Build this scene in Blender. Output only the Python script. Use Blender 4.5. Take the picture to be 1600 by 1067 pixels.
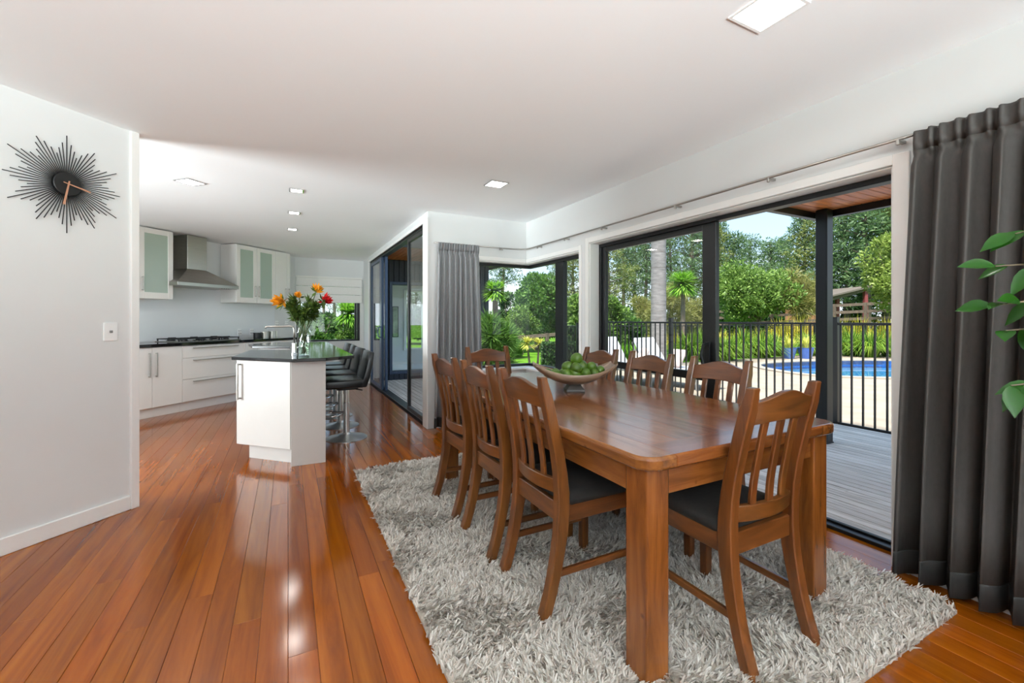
import bpy, bmesh, math, random
import numpy as np
from mathutils import Vector, Matrix
PI = math.pi
scene = bpy.context.scene
COL = scene.collection
for o in list(bpy.data.objects): bpy.data.objects.remove(o)

# ------------------------------------------------------------------ camera
YAW = math.atan(.5165); FPX = 677.6
cam = bpy.data.cameras.new('camera'); camo = bpy.data.objects.new('camera', cam); COL.objects.link(camo)
cam.sensor_width = 36; cam.lens = FPX / 1600 * 36; cam.shift_y = -33.5 / 1600
cam.clip_start = .05; cam.clip_end = 400
camo.location = (0, 0, 1.2); camo.rotation_euler = (PI / 2, 0, -YAW)
scene.camera = camo

# ------------------------------------------------------------------ sky
W = bpy.data.worlds.new('sky'); scene.world = W; W.use_nodes = True
nt = W.node_tree; nt.nodes.clear()
def wn(t, **k):
    n = nt.nodes.new(t)
    for a, b in k.items(): setattr(n, a, b)
    return n
tc = wn('ShaderNodeTexCoord'); sp = wn('ShaderNodeSeparateXYZ'); nt.links.new(tc.outputs['Generated'], sp.inputs[0])
gr = wn('ShaderNodeValToRGB'); nt.links.new(sp.outputs['Z'], gr.inputs[0])
gr.color_ramp.elements[0].position = 0; gr.color_ramp.elements[0].color = (.78, .86, .94, 1)
gr.color_ramp.elements[1].position = .45; gr.color_ramp.elements[1].color = (.28, .52, .86, 1)
e = gr.color_ramp.elements.new(.16); e.color = (.50, .72, .94, 1)
mp = wn('ShaderNodeMapping'); mp.inputs['Scale'].default_value = (1.6, 1.6, 5); nt.links.new(tc.outputs['Generated'], mp.inputs[0])
nz = wn('ShaderNodeTexNoise'); nz.inputs['Scale'].default_value = 2.2; nz.inputs['Detail'].default_value = 6; nt.links.new(mp.outputs[0], nz.inputs['Vector'])
cr = wn('ShaderNodeValToRGB'); nt.links.new(nz.outputs[0], cr.inputs[0])
cr.color_ramp.elements[0].position = .48; cr.color_ramp.elements[1].position = .68
mx = wn('ShaderNodeMixRGB'); nt.links.new(cr.outputs[0], mx.inputs[0]); nt.links.new(gr.outputs[0], mx.inputs[1]); mx.inputs[2].default_value = (.92, .94, .97, 1)
bg = wn('ShaderNodeBackground'); nt.links.new(mx.outputs[0], bg.inputs[0]); bg.inputs[1].default_value = 1.35
ow = wn('ShaderNodeOutputWorld'); nt.links.new(bg.outputs[0], ow.inputs[0])

# ------------------------------------------------------------------ sun and lamps
def light(name, kind, loc, energy, color=(1, 1, 1), rot=(0, 0, 0), **k):
    l = bpy.data.lights.new(name, kind); l.energy = energy; l.color = color
    for a, b in k.items(): setattr(l, a, b)
    o = bpy.data.objects.new(name, l); o.location = loc; o.rotation_euler = rot; COL.objects.link(o); return o
sun = light('sun', 'SUN', (0, 0, 20), 10.5, (1, .96, .89), angle=math.radians(9))
sun.rotation_euler = Vector((.40, .26, -1.0)).to_track_quat('-Z', 'Y').to_euler()
# added fill lamps out of view; the rear one is aimed up to brighten the ceiling
light('fill_rear', 'AREA', (-.6, -3.3, 1.0), 470, (.88, .965, 1), rot=(PI / 2 + .95, 0, 0), spread=math.radians(112), shape='RECTANGLE', size=4.2, size_y=1.7)
light('fill_side', 'AREA', (-4.35, 3.6, 1.3), 135, (.88, .965, 1), rot=(PI / 2 + .3, 0, -PI / 2), spread=math.radians(120), shape='RECTANGLE', size=1.8, size_y=1.4)  # added fill lamp lifting the kitchen from its hidden end
scene.view_settings.view_transform = 'Standard'; scene.view_settings.look = 'None'
scene.view_settings.exposure = 0.36; scene.view_settings.gamma = 1
scene.cycles.use_denoising = True
scene.cycles.max_bounces = 10; scene.cycles.diffuse_bounces = 5; scene.cycles.glossy_bounces = 5
scene.cycles.transmission_bounces = 8; scene.cycles.transparent_max_bounces = 24
scene.cycles.caustics_reflective = False; scene.cycles.caustics_refractive = False
scene.cycles.sample_clamp_indirect = 4

# ------------------------------------------------------------------ helpers
class MB:
    def __init__(s, M=None): s.v = []; s.f = []; s.M = M
    def add(s, vs, fs):
        n = len(s.v)
        for p in vs:
            p = Vector(p); s.v.append(tuple(s.M @ p) if s.M is not None else tuple(p))
        s.f += [tuple(i + n for i in f) for f in fs]; return s
    def box(s, x0, x1, y0, y1, z0, z1):
        return s.add([(x0, y0, z0), (x1, y0, z0), (x1, y1, z0), (x0, y1, z0), (x0, y0, z1), (x1, y0, z1), (x1, y1, z1), (x0, y1, z1)],
                     [(3, 2, 1, 0), (4, 5, 6, 7), (0, 1, 5, 4), (1, 2, 6, 5), (2, 3, 7, 6), (3, 0, 4, 7)])
    def prism(s, poly, z0, z1):
        n = len(poly)
        a = sum(poly[i][0] * poly[(i + 1) % n][1] - poly[(i + 1) % n][0] * poly[i][1] for i in range(n))
        if a < 0: poly = poly[::-1]
        return s.add([(x, y, z0) for x, y in poly] + [(x, y, z1) for x, y in poly],
                     [tuple(range(n))[::-1], tuple(range(n, 2 * n))] + [(i, (i + 1) % n, n + (i + 1) % n, n + i) for i in range(n)])
    def bar(s, p, q, w, h=None, up=(0, 0, 1)):
        h = h or w; p = Vector(p); q = Vector(q); d = (q - p).normalized(); up = Vector(up)
        if abs(d.dot(up)) > .98: up = Vector((0, 1, 0))
        a = d.cross(up).normalized() * w / 2; b = a.cross(d).normalized() * h / 2
        vs = [c + i * a + j * b for c in (p, q) for i, j in ((-1, -1), (1, -1), (1, 1), (-1, 1))]
        return s.add(vs, [(0, 1, 2, 3), (7, 6, 5, 4), (0, 4, 5, 1), (1, 5, 6, 2), (2, 6, 7, 3), (3, 7, 4, 0)])
    def sweep(s, rows, close=True, caps=True):
        n = len(rows[0]); fs = []
        for i in range(len(rows) - 1):
            for j in range(n if close else n - 1):
                k = (j + 1) % n; fs.append((i * n + j, i * n + k, (i + 1) * n + k, (i + 1) * n + j))
        if caps and close: fs += [tuple(range(n))[::-1], tuple(range((len(rows) - 1) * n, len(rows) * n))]
        return s.add([p for r in rows for p in r], fs)
    def tube(s, pts, r, seg=8):
        pts = [Vector(p) for p in pts]; n = len(pts)
        rs = r if isinstance(r, (list, tuple)) else [r] * n
        rows = []; ref = None
        for i, p in enumerate(pts):
            d = (pts[min(i + 1, n - 1)] - pts[max(i - 1, 0)]).normalized()
            if ref is None: ref = Vector((1, 0, 0)) if abs(d.x) < .9 else Vector((0, 1, 0))
            a = (ref - d * ref.dot(d)).normalized(); ref = a; b = d.cross(a)
            rows.append([p + rs[i] * (math.cos(t) * a + math.sin(t) * b) for t in [2 * PI * k / seg for k in range(seg)]])
        return s.sweep(rows)
    def lathe(s, prof, c=(0, 0, 0), seg=24):
        rows = [[(c[0] + r * math.cos(2 * PI * k / seg), c[1] + r * math.sin(2 * PI * k / seg), c[2] + z) for k in range(seg)] for r, z in prof]
        return s.sweep(rows)
    def ball(s, c, r, sc=(1, 1, 1), seg=12, M=None):
        rows = []
        for i in range(seg // 2 + 1):
            t = PI * i / (seg // 2); row = []
            for k in range(seg):
                p = Vector((max(math.sin(t), .001) * math.cos(2 * PI * k / seg) * sc[0], max(math.sin(t), .001) * math.sin(2 * PI * k / seg) * sc[1], -math.cos(t) * sc[2])) * r
                if M: p = M @ p
                row.append(p + Vector(c))
            rows.append(row)
        return s.sweep(rows)
    def build(s, name, mat, parent=None, bevel=0, smooth=False, seg=1, recalc=True, loc=None, label=None, bf=None):
        me = bpy.data.meshes.new(name); me.from_pydata(s.v, [], s.f)
        if recalc or bevel:
            bm = bmesh.new(); bm.from_mesh(me)
            if recalc: bmesh.ops.recalc_face_normals(bm, faces=bm.faces)
            if bevel:
                ed = [e for e in bm.edges if len(e.link_faces) == 2 and e.calc_face_angle() > .5 and (bf is None or bf((e.verts[0].co + e.verts[1].co) / 2))]
                bmesh.ops.bevel(bm, geom=ed, offset=bevel, segments=seg, affect='EDGES', profile=.5, clamp_overlap=True)
            bm.to_mesh(me); bm.free()
        if smooth: me.polygons.foreach_set('use_smooth', [True] * len(me.polygons))
        me.materials.append(mat)
        return put(name, me, parent, loc, label)
def put(name, me, parent=None, loc=None, label=None):
    o = bpy.data.objects.new(name, me); COL.objects.link(o); o.parent = parent
    if loc: o.location = loc
    if label: o['label'] = label
    return o
def smooth_angle(o, deg=40):
    me = o.data; me.polygons.foreach_set('use_smooth', [True] * len(me.polygons))
    bm = bmesh.new(); bm.from_mesh(me)
    for e in bm.edges: e.smooth = len(e.link_faces) == 2 and e.calc_face_angle() < math.radians(deg)
    bm.to_mesh(me); bm.free(); return o
def npmesh(name, V, Fq, mat, parent=None, smooth=False, loc=None):
    me = bpy.data.meshes.new(name); V = np.asarray(V, dtype=np.float32); Fq = np.asarray(Fq, dtype=np.int32)
    me.vertices.add(len(V)); me.vertices.foreach_set('co', V.ravel())
    k = Fq.shape[1]; me.loops.add(Fq.size); me.loops.foreach_set('vertex_index', Fq.ravel())
    me.polygons.add(len(Fq)); me.polygons.foreach_set('loop_start', np.arange(len(Fq), dtype=np.int32) * k)
    me.update(calc_edges=True); me.validate()
    if smooth: me.polygons.foreach_set('use_smooth', [True] * len(me.polygons))
    me.materials.append(mat); return put(name, me, parent, loc)
def tag(o, label=None, cat=None, group=None, kind=None):
    for k, v in (('label', label), ('category', cat), ('group', group), ('kind', kind)):
        if v: o[k] = v
    return o
def thing(name, label, cat, loc=(0, 0, 0), rz=0, group=None):
    o = bpy.data.objects.new(name, None); COL.objects.link(o); o.location = loc; o.rotation_euler = (0, 0, rz)
    o.empty_display_size = .1
    return tag(o, label, cat, group)
def struct(name, label=None, loc=(0, 0, 0)):
    o = bpy.data.objects.new(name, None); COL.objects.link(o); o.location = loc; o['kind'] = 'structure'
    if label: o['label'] = label
    return o
KIDS = {}
def dup(root, loc=None, rz=None, label=None, scale=None):
    def cp(o, par):
        c = o.copy(); COL.objects.link(c); c.parent = par
        for ch in [x for x in bpy.data.objects if x.parent == o] if o.name not in KIDS else KIDS[o.name]: cp(ch, c)
        return c
    def reg(o):
        KIDS[o.name] = [x for x in bpy.data.objects if x.parent == o]
        for k in KIDS[o.name]: reg(k)
    if root.name not in KIDS: reg(root)
    r = cp(root, None)
    if loc is not None: r.location = loc
    if rz is not None: r.rotation_euler = (0, 0, rz)
    if scale: r.scale = scale if isinstance(scale, tuple) else (scale,) * 3
    if label: r['label'] = label
    return r

# ------------------------------------------------------------------ materials
def sr(r, g, b):
    f = lambda c: c / 12.92 if c <= .04045 else ((c + .055) / 1.055) ** 2.4
    return (f(r / 255), f(g / 255), f(b / 255), 1)
def newmat(name):
    m = bpy.data.materials.new(name); m.use_nodes = True; n = m.node_tree
    p = n.nodes['Principled BSDF']; return m, n, p
def plain(name, col, rough=.5, metal=0, noise=0, scale=30, coat=0, spec=.5, bump=0, detail=4, var=0, stretch=(1, 1, 1)):
    m, n, p = newmat(name); p.inputs['Roughness'].default_value = rough; p.inputs['Metallic'].default_value = metal
    p.inputs['Coat Weight'].default_value = coat; p.inputs['Coat Roughness'].default_value = .08
    p.inputs['Specular IOR Level'].default_value = spec
    p.inputs['Base Color'].default_value = col
    tc = n.nodes.new('ShaderNodeTexCoord'); mp = n.nodes.new('ShaderNodeMapping'); mp.inputs['Scale'].default_value = stretch
    n.links.new(tc.outputs['Object'], mp.inputs[0])
    nz = n.nodes.new('ShaderNodeTexNoise'); nz.inputs['Scale'].default_value = scale; nz.inputs['Detail'].default_value = detail
    n.links.new(mp.outputs[0], nz.inputs['Vector'])
    if noise:
        r = n.nodes.new('ShaderNodeValToRGB'); c = np.array(col[:3])
        r.color_ramp.elements[0].position = .3; r.color_ramp.elements[1].position = .7
        r.color_ramp.elements[0].color = (*np.clip(c * (1 - noise), 0, 1), 1); r.color_ramp.elements[1].color = (*np.clip(c * (1 + noise), 0, 1), 1)
        n.links.new(nz.outputs[0], r.inputs[0]); out = r.outputs[0]
        if var:
            oi = n.nodes.new('ShaderNodeObjectInfo'); hs = n.nodes.new('ShaderNodeHueSaturation')
            mr = n.nodes.new('ShaderNodeMapRange'); mr.inputs['To Min'].default_value = 1 - var; mr.inputs['To Max'].default_value = 1 + var
            n.links.new(oi.outputs['Random'], mr.inputs[0]); n.links.new(mr.outputs[0], hs.inputs['Value']); n.links.new(out, hs.inputs['Color']); out = hs.outputs[0]
        n.links.new(out, p.inputs['Base Color'])
    if bump:
        b = n.nodes.new('ShaderNodeBump'); b.inputs['Strength'].default_value = bump; b.inputs['Distance'].default_value = .01
        n.links.new(nz.outputs[0], b.inputs['Height']); n.links.new(b.outputs[0], p.inputs['Normal'])
    return m
def wood(name, dark, mid, lite, stretch, rough=.3, coat=0, val=.25, knots=False, sat=1.0, spec=.5):
    m, n, p = newmat(name); L = n.links.new
    p.inputs['Roughness'].default_value = rough; p.inputs['Coat Weight'].default_value = coat; p.inputs['Coat Roughness'].default_value = .1
    p.inputs['Specular IOR Level'].default_value = spec
    tc = n.nodes.new('ShaderNodeTexCoord'); oi = n.nodes.new('ShaderNodeObjectInfo')
    off = n.nodes.new('ShaderNodeVectorMath'); off.operation = 'MULTIPLY_ADD'
    cb = n.nodes.new('ShaderNodeCombineXYZ'); L(oi.outputs['Random'], cb.inputs[0]); L(oi.outputs['Random'], cb.inputs[1]); L(oi.outputs['Random'], cb.inputs[2])
    off.inputs[1].default_value = (37, 53, 91); L(cb.outputs[0], off.inputs[0]); L(tc.outputs['Object'], off.inputs[2])
    mp = n.nodes.new('ShaderNodeMapping'); mp.inputs['Scale'].default_value = stretch; L(off.outputs[0], mp.inputs[0])
    a = n.nodes.new('ShaderNodeTexNoise'); a.inputs['Scale'].default_value = 1; a.inputs['Detail'].default_value = 7; a.inputs['Roughness'].default_value = .62
    a.inputs['Distortion'].default_value = .6; L(mp.outputs[0], a.inputs['Vector'])
    r = n.nodes.new('ShaderNodeValToRGB'); el = r.color_ramp.elements
    el[0].position = .28; el[0].color = dark; el[1].position = .74; el[1].color = lite; x = el.new(.5); x.color = mid
    L(a.outputs[0], r.inputs[0])
    hs = n.nodes.new('ShaderNodeHueSaturation'); hs.inputs['Saturation'].default_value = sat
    mr = n.nodes.new('ShaderNodeMapRange'); mr.inputs['To Min'].default_value = 1 - val; mr.inputs['To Max'].default_value = 1 + val
    L(oi.outputs['Random'], mr.inputs[0]); L(mr.outputs[0], hs.inputs['Value']); L(r.outputs[0], hs.inputs['Color'])
    mr2 = n.nodes.new('ShaderNodeMapRange'); mr2.inputs['To Min'].default_value = .497; mr2.inputs['To Max'].default_value = .505
    ml = n.nodes.new('ShaderNodeMath'); ml.operation = 'FRACT'; mm = n.nodes.new('ShaderNodeMath'); mm.operation = 'MULTIPLY'; mm.inputs[1].default_value = 7.31
    L(oi.outputs['Random'], mm.inputs[0]); L(mm.outputs[0], ml.inputs[0]); L(ml.outputs[0], mr2.inputs[0]); L(mr2.outputs[0], hs.inputs['Hue'])
    out = hs.outputs[0]
    if knots:
        v = n.nodes.new('ShaderNodeTexVoronoi'); v.inputs['Scale'].default_value = 5.5; L(off.outputs[0], v.inputs['Vector'])
        kr = n.nodes.new('ShaderNodeValToRGB'); kr.color_ramp.elements[0].position = .02; kr.color_ramp.elements[1].position = .07
        L(v.outputs['Distance'], kr.inputs[0]); mxx = n.nodes.new('ShaderNodeMixRGB'); L(kr.outputs[0], mxx.inputs[0])
        mxx.inputs[1].default_value = (dark[0] * .3, dark[1] * .3, dark[2] * .3, 1); L(out, mxx.inputs[2]); out = mxx.outputs[0]
    L(out, p.inputs['Base Color'])
    return m
def leafmat(name, cols, trans=.35, rough=.5):
    m, n, p = newmat(name); L = n.links.new
    g = n.nodes.new('ShaderNodeNewGeometry'); r = n.nodes.new('ShaderNodeValToRGB'); el = r.color_ramp.elements
    k = len(cols)
    el[0].color = cols[0]; el[0].position = 0; el[1].color = cols[-1]; el[1].position = 1
    for i in range(1, k - 1): x = el.new(i / (k - 1)); x.color = cols[i]
    L(g.outputs['Random Per Island'], r.inputs[0])
    L(r.outputs[0], p.inputs['Base Color']); p.inputs['Roughness'].default_value = rough; p.inputs['Specular IOR Level'].default_value = .3
    t = n.nodes.new('ShaderNodeBsdfTranslucent'); L(r.outputs[0], t.inputs[0])
    mx = n.nodes.new('ShaderNodeMixShader'); mx.inputs[0].default_value = trans
    L(p.outputs[0], mx.inputs[1]); L(t.outputs[0], mx.inputs[2]); L(mx.outputs[0], n.nodes['Material Output'].inputs[0])
    return m
def glassmat(name, tint=(1, 1, 1, 1), ior=1.45, rough=0.0):
    m = bpy.data.materials.new(name); m.use_nodes = True; n = m.node_tree; n.nodes.clear(); L = n.links.new
    t = n.nodes.new('ShaderNodeBsdfTransparent'); t.inputs[0].default_value = tint
    g = n.nodes.new('ShaderNodeBsdfGlossy'); g.inputs['Roughness'].default_value = rough
    lw = n.nodes.new('ShaderNodeLayerWeight'); pw = n.nodes.new('ShaderNodeMath'); pw.operation = 'POWER'; pw.inputs[1].default_value = 5; L(lw.outputs['Facing'], pw.inputs[0])
    f0 = ((ior - 1) / (ior + 1)) ** 2; f = n.nodes.new('ShaderNodeMath'); f.operation = 'MULTIPLY_ADD'; f.inputs[1].default_value = 1 - f0; f.inputs[2].default_value = f0; L(pw.outputs[0], f.inputs[0])
    lw.inputs['Blend'].default_value = .5
    mx = n.nodes.new('ShaderNodeMixShader'); o = n.nodes.new('ShaderNodeOutputMaterial')
    L(f.outputs[0], mx.inputs[0]); L(t.outputs[0], mx.inputs[1]); L(g.outputs[0], mx.inputs[2]); L(mx.outputs[0], o.inputs[0]); return m
def emit(name, col, s):
    m, n, p = newmat(name); p.inputs['Emission Color'].default_value = col; p.inputs['Emission Strength'].default_value = s; p.inputs['Base Color'].default_value = (1, 1, 1, 1); return m

M = {}
M['wall'] = plain('wall_paint', sr(222, 223, 222), .7, noise=.012, scale=3)
M['ceil'] = plain('ceiling_paint', sr(250, 251, 252), .8, noise=.01, scale=2)
M['trim'] = plain('trim_gloss_white', sr(240, 239, 236), .35, noise=.01, scale=6)
M['floor'] = wood('floor_varnished_timber', sr(108, 48, 4), sr(138, 69, 6), sr(156, 85, 14), (16, .9, 16), .13, 0, .2, spec=.45)
M['floor_base'] = plain('floor_underlay', sr(70, 28, 10), .5, noise=.1)
M['table'] = wood('table_timber', sr(78, 42, 16), sr(116, 66, 27), sr(140, 86, 40), (26, 2.2, 26), .22, .3, .1, knots=True)
M['chair_z'] = wood('chair_timber', sr(62, 32, 11), sr(96, 53, 20), sr(120, 70, 30), (26, 26, 3), .3, .2, .08)
M['chair_x'] = wood('chair_timber_cross', sr(62, 32, 11), sr(96, 53, 20), sr(120, 70, 30), (3, 26, 26), .3, .2, .08)
M['chair_y'] = wood('chair_timber_long', sr(62, 32, 11), sr(96, 53, 20), sr(120, 70, 30), (26, 3, 26), .3, .2, .08)
M['seat'] = plain('seat_charcoal_suede', sr(28, 25, 23), .85, noise=.25, scale=60, bump=.1)
M['black'] = plain('black_aluminium', sr(13, 15, 17), .4, noise=.06, scale=20)
M['navy'] = plain('blue_black_aluminium', sr(50, 68, 94), .35, noise=.06, scale=20)
M['clad'] = plain('dark_stained_cladding', sr(36, 42, 54), .6, noise=.2, scale=8, stretch=(8, 8, .6), var=.15)
M['glass'] = glassmat('window_glass', (.985, .995, .99, 1), 1.33)
M['soffit'] = wood('cedar_soffit', sr(120, 60, 26), sr(176, 98, 48), sr(200, 122, 66), (2.0, 24, 24), .45, 0, .2)
M['deck'] = wood('weathered_deck', sr(176, 164, 150), sr(216, 206, 194), sr(234, 226, 216), (40, 2.5, 40), .75, 0, .12, sat=.8, spec=.2)
M['conc'] = plain('patio_stone', sr(138, 127, 112), .8, noise=.16, scale=3.5, bump=.1, detail=8)
M['lawn'] = plain('lawn_turf', sr(78, 118, 26), .9, noise=.3, scale=14, bump=.4, detail=8, spec=.1)
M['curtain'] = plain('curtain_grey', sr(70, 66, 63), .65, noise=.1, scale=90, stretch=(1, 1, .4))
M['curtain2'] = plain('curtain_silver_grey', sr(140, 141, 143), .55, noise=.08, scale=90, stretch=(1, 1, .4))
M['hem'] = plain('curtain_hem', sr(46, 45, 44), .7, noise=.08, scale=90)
M['cab'] = plain('cabinet_white_lacquer', sr(232, 230, 226), .28, noise=.01, scale=5)
M['island'] = plain('island_panel', sr(194, 190, 185), .35, noise=.015, scale=5)
M['stone'] = plain('black_stone_worktop', sr(18, 18, 20), .06, noise=.3, scale=220)
M['steel'] = plain('brushed_steel', sr(176, 172, 166), .32, 1, noise=.1, scale=6, stretch=(1, 1, 30))
M['chrome'] = plain('chrome', sr(205, 205, 205), .16, 1)
M['satin'] = plain('satin_steel', sr(214, 212, 208), .3, .9, noise=.03, scale=8)
M['splash'] = plain('glass_splashback', sr(232, 235, 238), .12, noise=.01, scale=3)
M['frost'] = plain('frosted_green_glass', sr(206, 226, 211), .2, noise=.02, scale=3)
M['frost'].node_tree.nodes['Principled BSDF'].inputs['Transmission Weight'].default_value = .35
M['leather'] = plain('black_leather', sr(17, 19, 21), .3, noise=.1, scale=60, bump=.05)
M['iron'] = plain('cast_iron', sr(20, 20, 21), .5, noise=.1)
M['plastic'] = plain('white_plastic', sr(244, 244, 243), .3, noise=.005)
M['grey'] = plain('grey_plastic', sr(120, 120, 120), .4, noise=.02)
M['copper'] = plain('copper_hand', sr(226, 170, 140), .3, .6)
M['blind'] = plain('roman_blind', sr(240, 238, 234), .8, noise=.02, scale=40)
def rugmat():
    m = leafmat('rug_pile', [sr(160, 150, 138), sr(214, 206, 196), sr(236, 232, 226), sr(186, 175, 163)], .1, .9); return m
M['rug'] = rugmat()
M['rugback'] = plain('rug_backing', sr(176, 166, 154), .95, noise=.2, scale=60)
LIGHT_E = emit('downlight_glow', (1, .97, .92, 1), 8)

# ------------------------------------------------------------------ room shell
def kp(u, v, z=0):   # kitchen frame: u along the angled wall, v out into the room
    r = 2 ** -.5; return Vector((-1.568 + (u + v) * r, 6.714 + (u - v) * r, z))
KM = Matrix.Translation((-1.568, 6.714, 0)) @ Matrix(((2 ** -.5, 2 ** -.5, 0, 0), (2 ** -.5, -2 ** -.5, 0, 0), (0, 0, 1, 0), (0, 0, 0, 1)))
# floor and planks
fl = MB().box(-4.6, 2.775, -3.6, 4.75, -.12, -.014).box(-4.6, 1.44, 4.75, 9.3, -.12, -.014).build('floor', M['floor_base']); tag(fl, 'polished orange timber plank floor', kind='structure')
rng = random.Random(4)
PW = .097
plank_cache = {}
def plank(L, w, mat, name, parent, loc, th=.012, bev=.0012):
    key = (round(L, 3), round(w, 3), mat.name)
    if key not in plank_cache:
        o = MB().box(-w / 2, w / 2, -L / 2, L / 2, 0, th).build(name, mat, parent, bevel=bev); plank_cache[key] = o.data
        o.location = loc; return o
    return put(name, plank_cache[key], parent, loc)
n0 = int(-2.2 / PW); n1 = int(2.775 / PW)
for i in range(n0, n1):
    x = (i + .5) * PW; y1 = 4.75 if x > 1.40 else 9.25; y = -.4 - rng.random() * 1.6
    if x < -1.1: y = 1.4 - rng.random()
    while y < y1 - .02:
        L = rng.choice([1.8, 2.2, 2.6, 3.0, 3.4])
        if y + L > y1 - .5: L = y1 - y
        plank(L, PW - .0008, M['floor'], 'plank', fl, (x, y + L / 2, -.012)); y += L
w_ = 2.775 - n1 * PW
plank(5.15, w_ - .001, M['floor'], 'plank', fl, (n1 * PW + w_ / 2, 2.175, -.012))
# ceiling
ce = MB().prism([(-4.7, -3.8), (2.9, -3.8), (2.9, 4.83), (1.53, 4.83), (1.53, 9.4), (-4.7, 9.4)], 2.4, 2.6).build('ceiling', M['ceil']); tag(ce, 'flat white plaster ceiling', kind='structure')
def wall(name, label, *boxes, M_=None):
    mb = MB(M_)
    for b in boxes: mb.box(*b)
    return tag(mb.build(name, M['wall'], recalc=False if M_ is None else True), label, kind='structure')
XR = 2.61; YB = 4.67
wall('wall_right', 'white wall with the large sliding door', (XR, XR + .16, -3.6, 1.02, 0, 2.4), (XR, XR + .16, 1.02, 3.41, 1.95, 2.4), (XR, XR + .16, 3.41, 3.57, 0, 2.4),
     (XR, XR + .16, 3.57, 4.83, -.1, .6), (XR, XR + .16, 3.57, 4.83, 1.9, 2.4))
wall('wall_back', 'white wall behind the short curtain', (1.37, 1.6, YB, YB + .16, -.1, 2.4), (1.6, XR, YB, YB + .16, -.1, .6), (1.6, XR, YB, YB + .16, 1.9, 2.4))
wall('wall_patio', 'white wall around the patio sliding door', (1.37, 1.53, YB + .16, 4.8, -.1, 2.4) if YB + .16 < 4.8 else (1.37, 1.53, 4.829, 4.83, -.1, 2.4), (1.37, 1.53, 4.83, 8.55, 2.3, 2.4), (1.37, 1.53, 8.55, 9.4, -.1, 2.4))
wall('wall_far', 'white end wall with the kitchen window', (-3, .14, 9.25, 9.4, 0, 2.4), (1.3, 1.37, 9.25, 9.4, 0, 2.4), (.14, 1.3, 9.25, 9.4, 0, .78), (.14, 1.3, 9.25, 9.4, 2.02, 2.4))
wall('wall_kitchen', 'white angled kitchen wall', (-3.6, 2.99, -.75, -.6, 0, 2.4), M_=KM)
LM = Matrix.Translation((-.869, 3.583, 0)) @ Matrix(((2 ** -.5, 2 ** -.5, 0, 0), (2 ** -.5, -2 ** -.5, 0, 0), (0, 0, 1, 0), (0, 0, 0, 1)))
wall('wall_left', 'angled white wall carrying the starburst clock', (-5.1, 0, -.12, 0, 0, 2.4), M_=LM)
wall('wall_outer', 'white wall closing the kitchen side', (-4.7, -4.5, -3.6, 2.7, 0, 2.4), (-4.7, -4.5, 4.5, 4.9, 0, 2.4), (-4.7, -4.5, 2.7, 4.5, 0, .6), (-4.7, -4.5, 2.7, 4.5, 2.0, 2.4))
wall('wall_rear', 'white living room wall with an added wide window opening', (-4.5, -2.8, -3.6, -3.45, 0, 2.4), (1.6, XR, -3.6, -3.45, 0, 2.4), (-2.8, 1.6, -3.6, -3.45, 0, .5), (-2.8, 1.6, -3.6, -3.45, 2.3, 2.4))
tag(MB(LM).box(-5, -.035, 0, .014, 0, .09).build('baseboard_left', M['trim'], bevel=.004), 'white skirting board under the clock wall', kind='structure')
tag(MB(LM).box(-.035, .012, -.12, .018, 0, 2.4).build('trim_1', M['trim'], bevel=.003), 'white vertical end trim of the clock wall', kind='structure')
def trimbox(n, label, *bs):
    mb = MB()
    for b in bs: mb.box(*b)
    tag(mb.build('trim_%d' % n, M['trim'], bevel=.003), label, kind='structure')
trimbox(2, 'white architrave around the large sliding door', (XR - .014, XR, .955, 1.02, 0, 2.0), (XR - .014, XR, 1.02, 3.41, 1.95, 2.0), (XR - .014, XR, 3.41, 3.46, 0, 2.0),
        (XR, XR + .11, 1.021, 3.409, 1.94, 1.949), (XR, XR + .11, 3.398, 3.409, 0, 1.94), (XR, XR + .11, 1.021, 1.03, 0, 1.94))
trimbox(3, 'white trim and sill around the corner window', (XR - .012, XR, 3.53, 3.57, .56, 1.95), (XR - .012, XR, 3.57, 4.66, 1.9, 1.945), (1.6, XR - .012, YB - .012, YB, 1.9, 1.945),
        (XR - .05, XR + .1, 3.57, 4.77, .6, .625), (1.6, XR - .05, YB - .05, YB + .1, .6, .625), (XR, XR + .1, 3.571, 4.7, 1.888, 1.899), (1.6, XR, YB, YB + .1, 1.888, 1.899), (XR, XR + .1, 3.571, 3.58, .63, 1.888))
trimbox(4, 'white head and jamb trim of the patio sliding door', (1.355, 1.37, 4.66, 4.83, 0, 2.33), (1.355, 1.37, 4.83, 8.55, 2.29, 2.33), (1.355, 1.37, 8.55, 8.61, 0, 2.33))

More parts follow.
